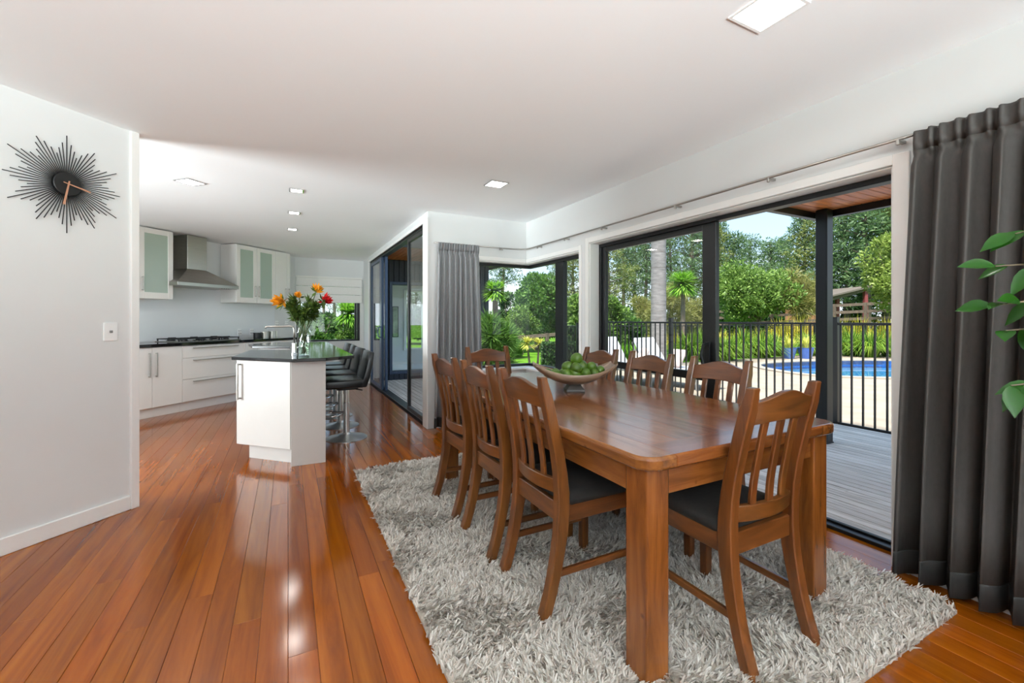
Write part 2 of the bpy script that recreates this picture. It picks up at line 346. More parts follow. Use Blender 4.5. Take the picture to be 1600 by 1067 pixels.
# ------------------------------------------------------------------ sliding door to the deck
d1 = struct('door_1', 'black aluminium sliding glass door to the deck')
fx0, fx1 = XR + .11, XR + .185
MB().box(fx0, fx1, 1.02, 3.41, 1.91, 1.945).box(fx0, fx1, 3.37, 3.41, 0, 1.91).box(fx0, fx1, 1.02, 1.05, 0, 1.91).build('frame', M['black'], d1, bevel=.003)
MB().box(fx0 + .05, fx1 + .08, 1.02, 3.41, -.03, .02).box(fx0 + .1, fx0 + .115, 1.02, 3.41, .02, .032).build('track', M['black'], d1, bevel=.003)
def slider(name, parent, x, y0, y1, z0, z1, st, mat, mid=None, handle=None, sw1=None, hx=-1):
    sw1 = sw1 or st
    p = MB().box(x - .02, x + .02, y0, y0 + sw1, z0, z1).box(x - .02, x + .02, y1 - st, y1, z0, z1).box(x - .02, x + .02, y0 + sw1, y1 - st, z0, z0 + st).box(x - .02, x + .02, y0 + sw1, y1 - st, z1 - st, z1)
    if mid: p.box(x - .02, x + .02, y0 + sw1, y1 - st, mid - .03, mid + .03)
    o = p.build(name, mat, parent, bevel=.003)
    if mid:
        MB().box(x - .004, x + .004, y0 + sw1, y1 - st, z0 + st, mid - .03).build('pane', M['glass'], o); MB().box(x - .004, x + .004, y0 + sw1, y1 - st, mid + .03, z1 - st).build('pane', M['glass'], o)
    else: MB().box(x - .004, x + .004, y0 + sw1, y1 - st, z0 + st, z1 - st).build('pane', M['glass'], o)
    if handle:
        hy, hz = handle
        MB().box(x + hx * .03 - .01, x + hx * .03 + .01, hy - .022, hy + .022, hz - .1, hz + .1).tube([(x + hx * .035, hy, hz - .085), (x + hx * .075, hy, hz - .08), (x + hx * .085, hy + .012, hz), (x + hx * .075, hy, hz + .08), (x + hx * .035, hy, hz + .085)], .012, 8).build('handle', mat, o, bevel=.002)
    return o
slider('sliding_panel', d1, fx0 + .035, 2.10, 3.37, .03, 1.91, .045, M['black'], mid=.78, handle=(2.16, .94), sw1=.115)
# ------------------------------------------------------------------ patio sliding door (kitchen side)
d2 = struct('door_2', 'blue-black aluminium sliding door beside the kitchen')
px0, px1 = 1.385, 1.475
MB().box(px0, px1, 4.831, 8.549, 2.255, 2.3).box(px0, px1, 4.831, 4.865, 0, 2.255).box(px0, px1, 8.51, 8.55, 0, 2.255).build('frame', M['black'], d2, bevel=.003)
MB().box(px0, px1 + .03, 4.831, 8.549, -.03, .03).build('track', M['black'], d2, bevel=.003)
slider('fixed_panel', d2, px1 - .022, 7.35, 8.51, .03, 2.255, .05, M['navy'])
slider('sliding_panel', d2, px0 + .023, 7.45, 8.5, .03, 2.255, .05, M['navy'], handle=(7.40, 1.0), sw1=.16)
slider('sliding_panel', d2, px0 + .023, 4.865, 5.68, .03, 2.255, .05, M['black'])
# ------------------------------------------------------------------ corner window
w1 = struct('window_1', 'black framed corner window above the dining table')
gx, gy = XR + .12, YB + .12
MB().box(gx - .025, gx + .025, 3.58, gy, 1.85, 1.89).box(gx - .025, gx + .025, 3.58, 3.61, .63, 1.85).box(gx - .025, gx + .025, 3.58, gy, .625, .655).box(gx - .028, gx + .028, 4.0, 4.16, .65, 1.85).build('frame', M['black'], w1, bevel=.003)
MB().box(1.6, gx + .025, gy - .025, gy + .025, 1.85, 1.89).box(1.6, gx + .025, gy - .025, gy + .025, .625, .655).box(1.6, 1.64, gy - .025, gy + .025, .65, 1.85).build('frame', M['black'], w1, bevel=.003)
MB().box(gx - .004, gx + .004, 3.61, 4.0, .655, 1.85).build('pane', M['glass'], w1); MB().box(gx - .004, gx + .004, 4.16, gy - .006, .655, 1.85).build('pane', M['glass'], w1)
MB().box(1.64, gx - .006, gy - .004, gy + .004, .655, 1.85).build('pane', M['glass'], w1)
# ------------------------------------------------------------------ kitchen window + blind
w2 = struct('window_2', 'kitchen window under the white roman blind')
MB().box(.14, 1.3, 9.3, 9.36, .78, .81).box(.14, 1.3, 9.3, 9.36, 1.98, 2.02).box(.14, .18, 9.3, 9.36, .81, 1.98).box(1.25, 1.3, 9.3, 9.36, .81, 1.98).build('frame', M['black'], w2, bevel=.003)
MB().box(.18, 1.25, 9.326, 9.334, .81, 1.98).build('pane', M['glass'], w2)
MB().box(1.2, 1.24, 9.29, 9.32, .81, 1.98).build('mullion', M['black'], w2, bevel=.002)
w5 = struct('added_window_rear', 'wide unseen window added behind the rear fill lamp')  # made-up window, never in view, set where the rear fill stands
MB().box(-2.8, 1.6, -3.56, -3.5, .5, .55).box(-2.8, 1.6, -3.56, -3.5, 2.25, 2.3).box(-2.8, -2.75, -3.56, -3.5, .55, 2.25).box(1.55, 1.6, -3.56, -3.5, .55, 2.25).build('frame', M['black'], w5, bevel=.003)
MB().box(-2.75, 1.55, -3.534, -3.526, .55, 2.25).build('pane', M['glass'], w5)
w6 = struct('added_window_side', 'unseen side window added behind the kitchen fill lamp')  # made-up window, never in view, set where the kitchen fill stands
MB().box(-4.64, -4.58, 2.7, 4.5, .6, .65).box(-4.64, -4.58, 2.7, 4.5, 1.95, 2.0).box(-4.64, -4.58, 2.7, 2.75, .65, 1.95).box(-4.64, -4.58, 4.45, 4.5, .65, 1.95).build('frame', M['black'], w6, bevel=.003)
MB().box(-4.614, -4.606, 2.75, 4.45, .65, 1.95).build('pane', M['glass'], w6)
bl = thing('roman_blind', 'white roman blind half raised in the kitchen window', 'blind', (.735, 9.22, 1.54))
for i in range(3):
    MB().box(-.6, .6, -.012 + .004 * i, .012, .16 * i + .003, .16 * i + .157).build('fold', M['blind'], bl, bevel=.006)
MB().box(-.6, .6, -.01, .03, .48, .51).build('headrail', M['blind'], bl)

# ------------------------------------------------------------------ downlights
def downlight(x, y, label, watt, s=.085, rz=0):
    t = thing('downlight', label, 'ceiling light', (x, y, 2.4), rz, 'square recessed downlights')
    MB().box(-s, s, -s, -s + .012, -.006, 0).box(-s, s, s - .012, s, -.006, 0).box(-s, -s + .012, -s + .012, s - .012, -.006, 0).box(s - .012, s, -s + .012, s - .012, -.006, 0).build('bezel', M['plastic'] if s > .09 else M['chrome'], t)
    MB().box(-s + .012, s - .012, -s + .012, s - .012, -.004, -.0005).build('diffuser', LIGHT_E, t)
    l = light('downlight_lamp', 'AREA', (x, y, 2.385), watt, (1, .955, .89), shape='SQUARE', size=.15); l.data.spread = math.radians(170)
DLW = 2.5
downlight(1.63, 3.46, 'square recessed downlight above the fruit bowl end of the dining table', DLW)
downlight(1.65, 1.035, 'large square recessed downlight above the near end of the dining table', DLW, .1)
downlight(-.755, 4.627, 'square recessed downlight in front of the kitchen drawers', DLW, rz=PI / 4)
downlight(.07, 4.48, 'square recessed downlight above the island, first from the dining table', DLW, .06)
downlight(.06, 5.42, 'square recessed downlight above the island, second from the dining table', DLW, .06)
downlight(.05, 6.42, 'square recessed downlight above the island, third from the dining table', DLW, .06)
for x, y in ((1.65, -1.4), (-.9, -.4), (-.9, -2.4)): downlight(x, y, 'square recessed downlight in the living area', DLW)
for x, y in ((-2.4, 4.6),): downlight(x, y, 'square recessed downlight at the hidden end of the kitchen', DLW, rz=PI / 4)

# ------------------------------------------------------------------ rug
RX0, RX1, RY0, RY1 = .45, 2.45, .72, 3.59
rug = thing('shag_rug', 'thick beige-grey shag rug under the dining table', 'rug', (0, 0, 0))
MB().box(RX0 + .02, RX1 - .02, RY0 + .02, RY1 - .02, .0005, .015).build('backing', M['rugback'], rug)
g = np.random.default_rng(3)
N = 168000
T_ = N // 6; tid = np.repeat(np.arange(T_), 6); tr = g.normal(0, .9, T_)[tid]; tl = g.uniform(.3, 1.1, T_)[tid]; th_ = g.uniform(.8, 1.15, T_)[tid]
bx = g.uniform(RX0 + .014, RX1 - .014, T_)[tid] + g.normal(0, .0022, N); by = g.uniform(RY0 + .014, RY1 - .014, T_)[tid] + g.normal(0, .0022, N)
fx = np.sin(bx * 9 + np.sin(by * 7) * 1.5) + np.sin(by * 13 + bx * 5); ang = fx * 1.2 + tr + g.normal(0, .35, N)
lean = tl + g.uniform(-.15, .2, N); Ls = g.uniform(.034, .05, N) * th_; wd = g.uniform(.0024, .0042, N)
d = np.stack([np.cos(ang), np.sin(ang)], 1); sd = np.stack([-d[:, 1], d[:, 0]], 1)
sa = ang + g.uniform(-1.3, 1.3, N); sd = np.stack([-np.sin(sa), np.cos(sa)], 1)
def lev(t, wk):
    a = lean * t; h = Ls * t * np.cos(a * .9); r = Ls * t * np.sin(a)
    c = np.stack([bx + d[:, 0] * r, by + d[:, 1] * r, .01 + h * .85], 1); s3 = np.concatenate([sd * (wd * wk)[:, None], np.zeros((N, 1))], 1)
    return c - s3, c + s3
rows = [x for t, k in ((0, .8), (.5, 1.1), (1, .45)) for x in lev(t, k)]
V = np.stack(rows, 1).reshape(-1, 3); b6 = np.arange(N)[:, None] * 6
Fq = np.concatenate([b6 + np.array([0, 1, 3, 2]), b6 + np.array([2, 3, 5, 4])])
pile = npmesh('pile', V, Fq, M['rug'], rug); pile['kind'] = 'stuff'

# ------------------------------------------------------------------ dining table
TX0, TX1, TY0, TY1, TZ = .985, 2.095, 1.0, 3.16, .765
def clip(poly, axis, lo, hi):
    for sgn, lim in ((1, lo), (-1, hi)):
        out = []
        for i in range(len(poly)):
            a, b = poly[i], poly[(i + 1) % len(poly)]; da, db = sgn * (a[axis] - lim), sgn * (b[axis] - lim)
            if da >= 0: out.append(a)
            if (da < 0) != (db < 0): t = da / (da - db); out.append(tuple(a[k] + (b[k] - a[k]) * t for k in (0, 1)))
        poly = out
    return poly
def rrect(x0, x1, y0, y1, r, n=6):
    P = []
    for cx, cy, a0 in ((x1 - r, y1 - r, 0), (x0 + r, y1 - r, PI / 2), (x0 + r, y0 + r, PI), (x1 - r, y0 + r, 1.5 * PI)):
        P += [(cx + r * math.cos(a0 + PI / 2 * k / n), cy + r * math.sin(a0 + PI / 2 * k / n)) for k in range(n + 1)]
    return P
tcx, tcy = (TX0 + TX1) / 2, (TY0 + TY1) / 2; hw, hl = (TX1 - TX0) / 2, (TY1 - TY0) / 2
tb = thing('dining_table', 'long polished timber dining table with square legs on the shag rug', 'table', (tcx, tcy, .015))
Zt = TZ - .015
outer = rrect(-hw, hw, -hl, hl, .07)
eb = [-hw, -hw + .13] + [-hw + .13 + (2 * hw - .26) * k / 6 for k in range(1, 6)] + [hw - .13, hw]
for i in range(8):
    if i in (0, 7):
        pl = clip(outer, 0, eb[i] + (.0006 if i else 0), eb[i + 1] - (.0006 if i < 7 else 0)); o = MB().prism(pl, Zt - .045, Zt).build('edge_board', M['table'], tb, bevel=.011, seg=3, bf=lambda c, s_=(-1 if i == 0 else 1): abs(c.x - s_ * (hw - .1306)) > .002)
    else:
        pl = [(eb[i] + .0003, -hl + .1303), (eb[i + 1] - .0003, -hl + .1303), (eb[i + 1] - .0003, hl - .1303), (eb[i] + .0003, hl - .1303)]; o = MB().prism(pl, Zt - .04, Zt).build('top_board', M['table'], tb, bevel=.0006)
M['table_x'] = wood('table_timber_cross', sr(78, 42, 16), sr(116, 66, 27), sr(140, 86, 40), (2.2, 26, 26), .22, .3, .1, knots=True)
M['table_z'] = wood('table_timber_leg', sr(76, 38, 10), sr(116, 64, 23), sr(140, 82, 34), (22, 22, 2.4), .25, .3, .08, knots=True)
for sg in (-1, 1):
    pl = clip(outer, 0, -hw + .1306, hw - .1306); ya, yb = sorted((sg * hl, sg * (hl - .13))); pl = clip(pl, 1, ya, yb)
    MB().prism(pl, Zt - .045, Zt).build('end_board', M['table_x'], tb, bevel=.011, seg=3, bf=lambda c, s_=sg: abs(c.y - s_ * hl) < .002)
LI = .035
for sx in (-1, 1):
    for sy in (-1, 1):
        x0, x1 = sorted((sx * (hw - LI), sx * (hw - LI - .1))); y0, y1 = sorted((sy * (hl - LI), sy * (hl - LI - .1)))
        MB().box(x0, x1, y0, y1, 0, Zt - .046).build('leg', M['table_z'], tb, bevel=.006, seg=2)
for sx in (-1, 1):
    x0, x1 = sorted((sx * (hw - LI - .012), sx * (hw - LI - .037))); MB().box(x0, x1, -hl + LI + .1, hl - LI - .1, Zt - .145, Zt - .046).build('apron', M['table'], tb, bevel=.002)
    y0, y1 = sorted((sx * (hl - LI - .012), sx * (hl - LI - .037))); MB().box(-hw + LI + .1, hw - LI - .1, y0, y1, Zt - .145, Zt - .046).build('apron', M['table_x'], tb, bevel=.002)

# ------------------------------------------------------------------ dining chairs
def post_y(z):
    zs = [0, .12, .3, .45, .6, .78, .95]; ys = [-.262, -.222, -.183, -.172, -.187, -.228, -.272]
    return float(np.interp(z, zs, ys))
def smoothpost(z): return (post_y(z - .04) + 2 * post_y(z) + post_y(z + .04)) / 4 if z > .03 else post_y(z)
ch = thing('dining_chair', 'x', 'chair', group='timber dining chairs around the table')
WX = .178
for sx in (-1, 1):
    rows = []
    for z in [0, .05, .1, .16, .24, .32, .4, .48, .56, .64, .72, .8, .87, .93, .945]:
        t = .022 + .006 * math.exp(-((z - .42) / .18) ** 2); t *= 1 if z < .93 else .75
        w = .0215 if z < .93 else .017; y = smoothpost(z); rows.append([(sx * WX - w, y - t, z), (sx * WX + w, y - t, z), (sx * WX + w, y + t, z), (sx * WX - w, y + t, z)])
    o = MB().sweep(rows).build('back_post', M['chair_z'], ch, bevel=.004); smooth_angle(o, 35)
for sx in (-1, 1):
    rows = [[(sx * .18 - w, .20 - w, z), (sx * .18 + w, .20 - w, z), (sx * .18 + w, .20 + w, z), (sx * .18 - w, .20 + w, z)] for z, w in ((0, .018), (.43, .022))]
    MB().sweep(rows).build('front_leg', M['chair_z'], ch, bevel=.003)
    MB().bar((sx * .178, -.19, .4), (sx * .18, .19, .4), .022, .075).build('side_apron', M['chair_y'], ch, bevel=.003)
    MB().bar((sx * .178, -.205, .165), (sx * .18, .2, .165), .02, .028).build('stretcher', M['chair_y'], ch, bevel=.004)
MB().box(-.17, .17, .188, .21, .362, .437).build('front_apron', M['chair_x'], ch, bevel=.003)
MB().box(-.165, .165, -.19, -.165, .36, .437).build('rear_apron', M['chair_x'], ch, bevel=.003)
def crossrail(z0f, z1f, bow, th, name, zl):
    rows = []
    for k in range(13):
        x = -.165 + .33 * k / 12; q = 1 - (x / .165) ** 2; z0, z1 = z0f(x), z1f(x); yb = smoothpost(zl) - bow * q
        ya, yc = smoothpost(z0) - smoothpost(zl), smoothpost(z1) - smoothpost(zl)
        rows.append([(x, yb + ya - th, z0), (x, yb + ya + th, z0), (x, yb + yc + th, z1), (x, yb + yc - th, z1)])
    smooth_angle(MB().sweep(rows).build(name, M['chair_x'], ch, bevel=.003), 35)
crossrail(lambda x: .815 + .008 * math.cos(x / .165 * PI / 2), lambda x: .895 + .032 * (.5 + .5 * math.cos(x / .165 * PI)), .014, .012, 'crest_rail', .86)
crossrail(lambda x: .472, lambda x: .53, .03, .012, 'lower_rail', .5)
for sx in (-1, 0, 1):
    rows = []; q = 1 - (sx * .085 / .165) ** 2
    for k in range(8):
        z = .515 + .31 * k / 7; y = smoothpost(z) - (.03 + (.014 - .03) * k / 7) * q; x = sx * .085
        rows.append([(x - .0165, y - .007, z), (x + .0165, y - .007, z), (x + .0165, y + .007, z), (x - .0165, y + .007, z)])
    smooth_angle(MB().sweep(rows).build('slat', M['chair_z'], ch, bevel=.003), 35)
# cushion
rows = []
for r, z in ((.96, .425), (1.0, .44), (1.0, .452), (.97, .468), (.86, .481), (.6, .489), (.2, .492)):
    P = rrect(-.196 * r, .196 * r, -.165 * r, .215 * r, .03 * r, 4); rows.append([(x, y + .0, z) for x, y in P])
MB().sweep(rows).build('seat', M['seat'], ch, smooth=True, label='charcoal suede seat cushion')
CZ = .0155
ch.scale = (1, 1, 1.018)
ch.location = (1.155, 1.64, CZ); ch.rotation_euler = (0, 0, -PI / 2)
ch['label'] = 'timber dining chair on the kitchen side of the table, farthest from the grey short curtain'
dup(ch, (1.145, 2.12, CZ), -PI / 2, 'timber dining chair on the kitchen side of the table, middle of three')
dup(ch, (1.14, 2.64, CZ), -PI / 2 + .03, 'timber dining chair on the kitchen side of the table, beside the short curtain')
dup(ch, (1.95, 2.745, CZ), PI / 2, 'timber dining chair on the deck side of the table, by the corner window post')
dup(ch, (1.96, 2.22, CZ), PI / 2, 'timber dining chair on the deck side of the table, middle of three')
dup(ch, (1.97, 1.69, CZ), PI / 2, 'timber dining chair on the deck side of the table, beside the open doorway')
dup(ch, (1.5, 3.10, CZ), PI, 'timber dining chair at the head of the table under the corner window')
dup(ch, (1.535, 1.17, CZ), 0, 'timber dining chair at the foot of the table, beside the long dark curtain')

# ------------------------------------------------------------------ fruit bowl
M['bowl'] = wood('bowl_timber', sr(96, 78, 62), sr(136, 114, 94), sr(170, 150, 130), (3, 20, 20), .35, .1, .05)
M['bowl_foot'] = plain('bowl_foot_dark', sr(62, 58, 54), .4, noise=.2, scale=20)
bo = thing('fruit_bowl', 'long boat-shaped wooden bowl with upturned ends on a dark foot', 'bowl', (1.56, 2.19, TZ), -.42)
rows = []; NB = 17
def bz(t): return .1 + .065 * abs(t) ** 2.2
for k in range(NB):
    t = -1 + 2 * k / (NB - 1); x = .25 * t; hwid = .135 * (1 - .45 * abs(t) ** 2.5); z = bz(t); dep = .045 * (1 - abs(t) ** 2) + .004
    up = [(x, hwid * math.sin(a), z - dep * (math.cos(a) ** 1.0) + .012 * abs(math.sin(a)) ** 2) for a in np.linspace(-PI / 2, PI / 2, 11)]
    dn = [(x, hwid * 1.02 * math.sin(a), z - dep * math.cos(a) - .011 + .012 * abs(math.sin(a)) ** 2) for a in np.linspace(PI / 2, -PI / 2, 11)]
    rows.append(up + dn)
smooth_angle(MB().sweep(rows).build('dish', M['bowl'], bo), 45)
MB().sweep([[(s * a, s2 * a, z) for s, s2 in ((-1, -1), (1, -1), (1, 1), (-1, 1))] for z, a in ((0, .056), (.012, .056), (.042, .034), (.047, .04))], ).build('foot', M['bowl_foot'], bo, bevel=.002)
M['lime'] = plain('green_fruit_skin', sr(70, 100, 22), .38, noise=.25, scale=30, bump=.05, var=.15)
r2 = random.Random(8)
fr = [(-.15, .0, .075, .027), (-.105, -.03, .068, .027), (-.1, .035, .07, .027), (-.055, 0, .072, .033), (-.05, -.055, .075, .027), (-.04, .055, .073, .03), (0, -.04, .075, .032), (.02, .02, .07, .035),
      (.055, -.05, .078, .03), (.07, .03, .072, .033), (.11, -.02, .075, .03), (.12, .035, .083, .03), (.15, .0, .09, .028), (-.035, .0, .112, .034), (.045, .012, .114, .036), (.005, -.045, .108, .032), (.1, .005, .11, .03), (.015, .012, .158, .036)]
lm = None
lrot = Matrix.Rotation(-.42, 3, 'Z')
for i, (x, y, z, r) in enumerate(fr):
    if lm is None:
        lm = MB().ball((0, 0, 0), 1, (1, 1, 1.12), 14).build('green_fruit', M['lime'], smooth=True); o = lm
    else: o = put('green_fruit', lm.data)
    p = lrot @ Vector((x * 1.08, y, 0)); o.location = (1.56 + p.x, 2.19 + p.y, TZ + z + .036); o.scale = (r * 1.06,) * 3; o.rotation_euler = (r2.uniform(0, 3), r2.uniform(0, 3), r2.uniform(0, 3))
    tag(o, 'green round fruit heaped in the wooden bowl' if i < len(fr) - 1 else 'green round fruit crowning the heap in the bowl', 'fruit', 'green fruit in the wooden bowl')

# ------------------------------------------------------------------ curtains
def curtain(name, label, mat, p0, p1, q0, q1, ztop, zbot, nf, nrm, amp, edge, seed):
    t = thing(name, label, 'curtain', (0, 0, 0)); r = random.Random(seed)
    NS = nf * 14 + 1; ph = [r.uniform(-.9, .9) for _ in range(nf + 2)]; am = [r.uniform(.65, 1.25) for _ in range(nf + 2)]
    zs = [ztop, ztop - .012, ztop - .05, ztop - .085, ztop - .105, ztop - .125, ztop - .15, ztop - .19, ztop - .25, ztop - .4, ztop - .6, ztop - .9, ztop - 1.2, ztop - 1.5, zbot + .3, zbot + .11, zbot + .1, zbot]
    nx, ny = nrm
    def row(z):
        h = (ztop - z) / (ztop - zbot); out = []
        for k in range(NS):
            s = k / (NS - 1); f = s * nf; i = int(min(f, nf - 1)); loc = f - i
            hd = ztop - z
            a_top = .013 * math.sin(2 * PI * f * 2 + ph[i]) + .006 * math.sin(2 * PI * f * 3 + 1)
            fold = math.sin(2 * PI * f + .5 * math.sin(2 * PI * s * 1.7 + h * 2) + .35 * h * ph[i])
            fold = fold + .18 * math.sin(4 * PI * f + ph[i] * 0)
            a_bot = amp * (am[i] * (1 - loc) + am[i + 1] * loc) * (.5 + .6 * min(h * 1.6, 1)) * fold
            k1 = min(max((hd - .07) / .08, 0), 1); pinch = -.018 * math.exp(-((hd - .11) / .025) ** 2)
            off = a_top * (1 - k1) + a_bot * k1 + pinch
            lat = .12 * amp * k1 * math.sin(4 * PI * f + ph[i])
            b = [(p0[j] + (p1[j] - p0[j]) * s) * (1 - min(1, h * edge)) + (q0[j] + (q1[j] - q0[j]) * s) * min(1, h * edge) for j in (0, 1)]
            tx, ty = (p1[0] - p0[0]), (p1[1] - p0[1]); ln = math.hypot(tx, ty)
            out.append((b[0] + nx * off + tx / ln * lat, b[1] + ny * off + ty / ln * lat, z))
        return out
    rows = [row(z) for z in zs]
    def sheet(nm, rr, m):
        o = MB().sweep(rr, close=False, caps=False).build(nm, m, t, smooth=True, recalc=False)
        sm = o.modifiers.new('thick', 'SOLIDIFY'); sm.thickness = .003; sm.offset = 0; return o
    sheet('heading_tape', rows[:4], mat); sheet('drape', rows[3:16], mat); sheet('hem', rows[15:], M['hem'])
    return t
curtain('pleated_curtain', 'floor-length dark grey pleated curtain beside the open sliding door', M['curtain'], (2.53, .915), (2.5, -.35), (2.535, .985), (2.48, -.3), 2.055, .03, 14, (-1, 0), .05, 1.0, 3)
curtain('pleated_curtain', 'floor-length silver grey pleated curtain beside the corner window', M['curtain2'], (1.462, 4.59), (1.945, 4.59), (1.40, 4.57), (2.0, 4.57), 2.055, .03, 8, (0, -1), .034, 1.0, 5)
# tracks
def track(name, label, pts, br):
    t = thing(name, label, 'curtain track', (0, 0, 0))
    MB().tube(pts, .008, 8).build('rail', M['steel'], t, smooth=True)
    for p, dv in br:
        MB().bar(p, (p[0] + dv[0], p[1] + dv[1], p[2]), .02, .014).bar((p[0], p[1], p[2] - .022), (p[0], p[1], p[2] + .008), .016, .012).build('bracket', M['steel'], t, bevel=.002)
track('curtain_track', 'thin grey curtain track running round the corner of the two window walls',
      [(1.42, 4.61, 2.05), (2.4, 4.61, 2.05), (2.5, 4.59, 2.05), (2.545, 4.54, 2.05), (2.55, 4.44, 2.05), (2.55, 3, 2.05), (2.55, -.3, 2.05)],
      [((2.55, y, 2.045), (.06, 0)) for y in (4.3, 3.75, 3.15, 2.3, 1.6, .98)] + [((2.25, 4.61, 2.045), (0, .06))])

# ------------------------------------------------------------------ starburst clock, switch
CM = LM @ Matrix(((1, 0, 0, -.355), (0, 0, 1, 0), (0, 1, 0, 1.963), (0, 0, 0, 1)))   # local x along wall, y up, z off the wall
def wallthing(name, label, cat, M_):
    t = bpy.data.objects.new(name, None); COL.objects.link(t); t.matrix_world = Matrix.Translation(M_.to_translation()); return tag(t, label, cat)
ck = wallthing('starburst_clock', 'black starburst wall clock with copper hands', 'clock', CM)
cb = Matrix.Translation(-CM.to_translation()) @ CM
pat = [.262, .235, .205, .175, .205, .235]; r5 = random.Random(2)
for i in range(72):
    a = 2 * PI * i / 72 + PI / 2; L = pat[i % 6] + (.012 if i % 12 == 0 else -.006)
    MB(cb).tube([(.03 * math.cos(a), .03 * math.sin(a), .02), (L * math.cos(a), L * math.sin(a), .02)], .0026, 5).build('ray', M['iron'], ck, smooth=True)
MB(cb).lathe([(.0, .004), (.02, .004), (.02, .012), (.064, .012), (.064, .03), (.06, .033), (0, .033)], seg=40).build('hub', M['iron'], ck)
def hand(a, L, tail, w, z):
    c, s = math.cos(a), math.sin(a); P = lambda r, q: (r * c - q * s, r * s + q * c, z)
    MB(cb).add([P(-tail, -w * .6), P(-tail, w * .6), P(L, w), P(L, -w)] + [(x, y, zz + .002) for x, y, zz in [P(-tail, -w * .6), P(-tail, w * .6), P(L, w), P(L, -w)]], [(3, 2, 1, 0), (4, 5, 6, 7), (0, 1, 5, 4), (1, 2, 6, 5), (2, 3, 7, 6), (3, 0, 4, 7)]).build('hand', M['copper'], ck)
hand(math.radians(-100), .12, .018, .0055, .036); hand(math.radians(-12), .10, .025, .004, .04)
SM = LM @ Matrix(((1, 0, 0, -.139), (0, 0, 1, 0), (0, 1, 0, 1.129), (0, 0, 0, 1)))
def wallplate(M_, label, kind, w=.037, h=.056):
    t = wallthing('light_switch' if kind == 's' else 'power_outlet', label, 'switch' if kind == 's' else 'outlet', M_); b = Matrix.Translation(-M_.to_translation()) @ M_
    MB(b).box(-w, w, -h, h, 0, .009).build('plate', M['plastic'], t, bevel=.003)
    if kind == 's': MB(b).box(-.009, .009, -.008, .008, .009, .013).build('rocker', M['grey'], t, bevel=.002)
    else:
        for sx in (-1, 1): MB(b).box(sx * w * .5 - .004, sx * w * .5 + .004, .018, .03, .009, .012).build('rocker', M['grey'], t)
        for sx in (-1, 1): MB(b).box(sx * w * .5 - .006, sx * w * .5 + .006, -.03, -.012, .009, .0105).build('socket', M['grey'], t)
wallplate(SM, 'white wall switch plate with a small grey rocker below the clock', 's')

# ------------------------------------------------------------------ kitchen
def unit(name, label, cat, group=None):
    t = thing(name, label, cat, tuple(kp(0, 0, 0)), PI / 4, group); return t
# local frame of a unit: x = u, y = -v (rotated 45 deg)
def kb(t, name, u0, u1, v0, v1, z0, z1, mat, parent=None, bevel=.002, label=None):
    return MB().box(u0, u1, -v1, -v0, z0, z1).build(name, mat, parent or t, bevel=bevel, label=label)
def vhandle(par, u, v, z0, z1, mat=None):
    MB().bar((u, -v - .028, z0), (u, -v - .028, z1), .012, .012).bar((u, -v, z0 + .01), (u, -v - .028, z0 + .01), .01).bar((u, -v, z1 - .01), (u, -v - .028, z1 - .01), .01).build('handle', mat or M['steel'], par, bevel=.002)
def hhandle(par, u0, u1, v, z):
    MB().bar((u0, -v - .028, z), (u1, -v - .028, z), .012, .012).bar((u0 + .01, -v, z), (u0 + .01, -v - .028, z), .01).bar((u1 - .01, -v, z), (u1 - .01, -v - .028, z), .01).build('handle', M['steel'], par, bevel=.002)
def basecab(label, u0, u1, doors=None, drawers=None):
    t = unit('base_cabinet', label, 'cabinet', 'kitchen base cabinets')
    kb(t, 'carcass', u0, u1, -.59, .03, .12, .865, M['cab']); kb(t, 'kickboard', u0, u1, -.5, 0, 0, .12, M['cab'])
    for a, b, h in doors or []:
        d = kb(t, 'door', a + .002, b - .002, .03, .05, .125, .862, M['cab']); vhandle(d, h, .05, .5, .8)
    for a, b in drawers or []:
        d = kb(t, 'drawer', u0 + .002, u1 - .002, .03, .05, a + .002, b - .002, M['cab']); hhandle(d, u0 + .13, u1 - .13, .05, b - .035)
basecab('white two-door base cabinet beside the clock wall', -.29, .44, doors=[(-.29, .08, .04), (.08, .44, .12)])
basecab('white three-drawer base cabinet under the gas hob', .44, 1.36, drawers=[(.70, .862), (.42, .70), (.125, .42)])
basecab('white base cabinet behind the island', 1.36, 2.3, doors=[(1.36, 1.83, 1.79), (1.83, 2.3, 1.87)])
t = unit('worktop', 'long black stone worktop along the angled kitchen wall', 'worktop'); kb(t, 'slab', -1.2, 2.42, -.6, .075, .868, .905, M['stone'], bevel=.003)
t = unit('splashback', 'pale glass splashback behind the gas hob', 'splashback'); kb(t, 'sheet', -1.2, 2.5, -.598, -.59, .906, 1.74, M['splash'], bevel=0)
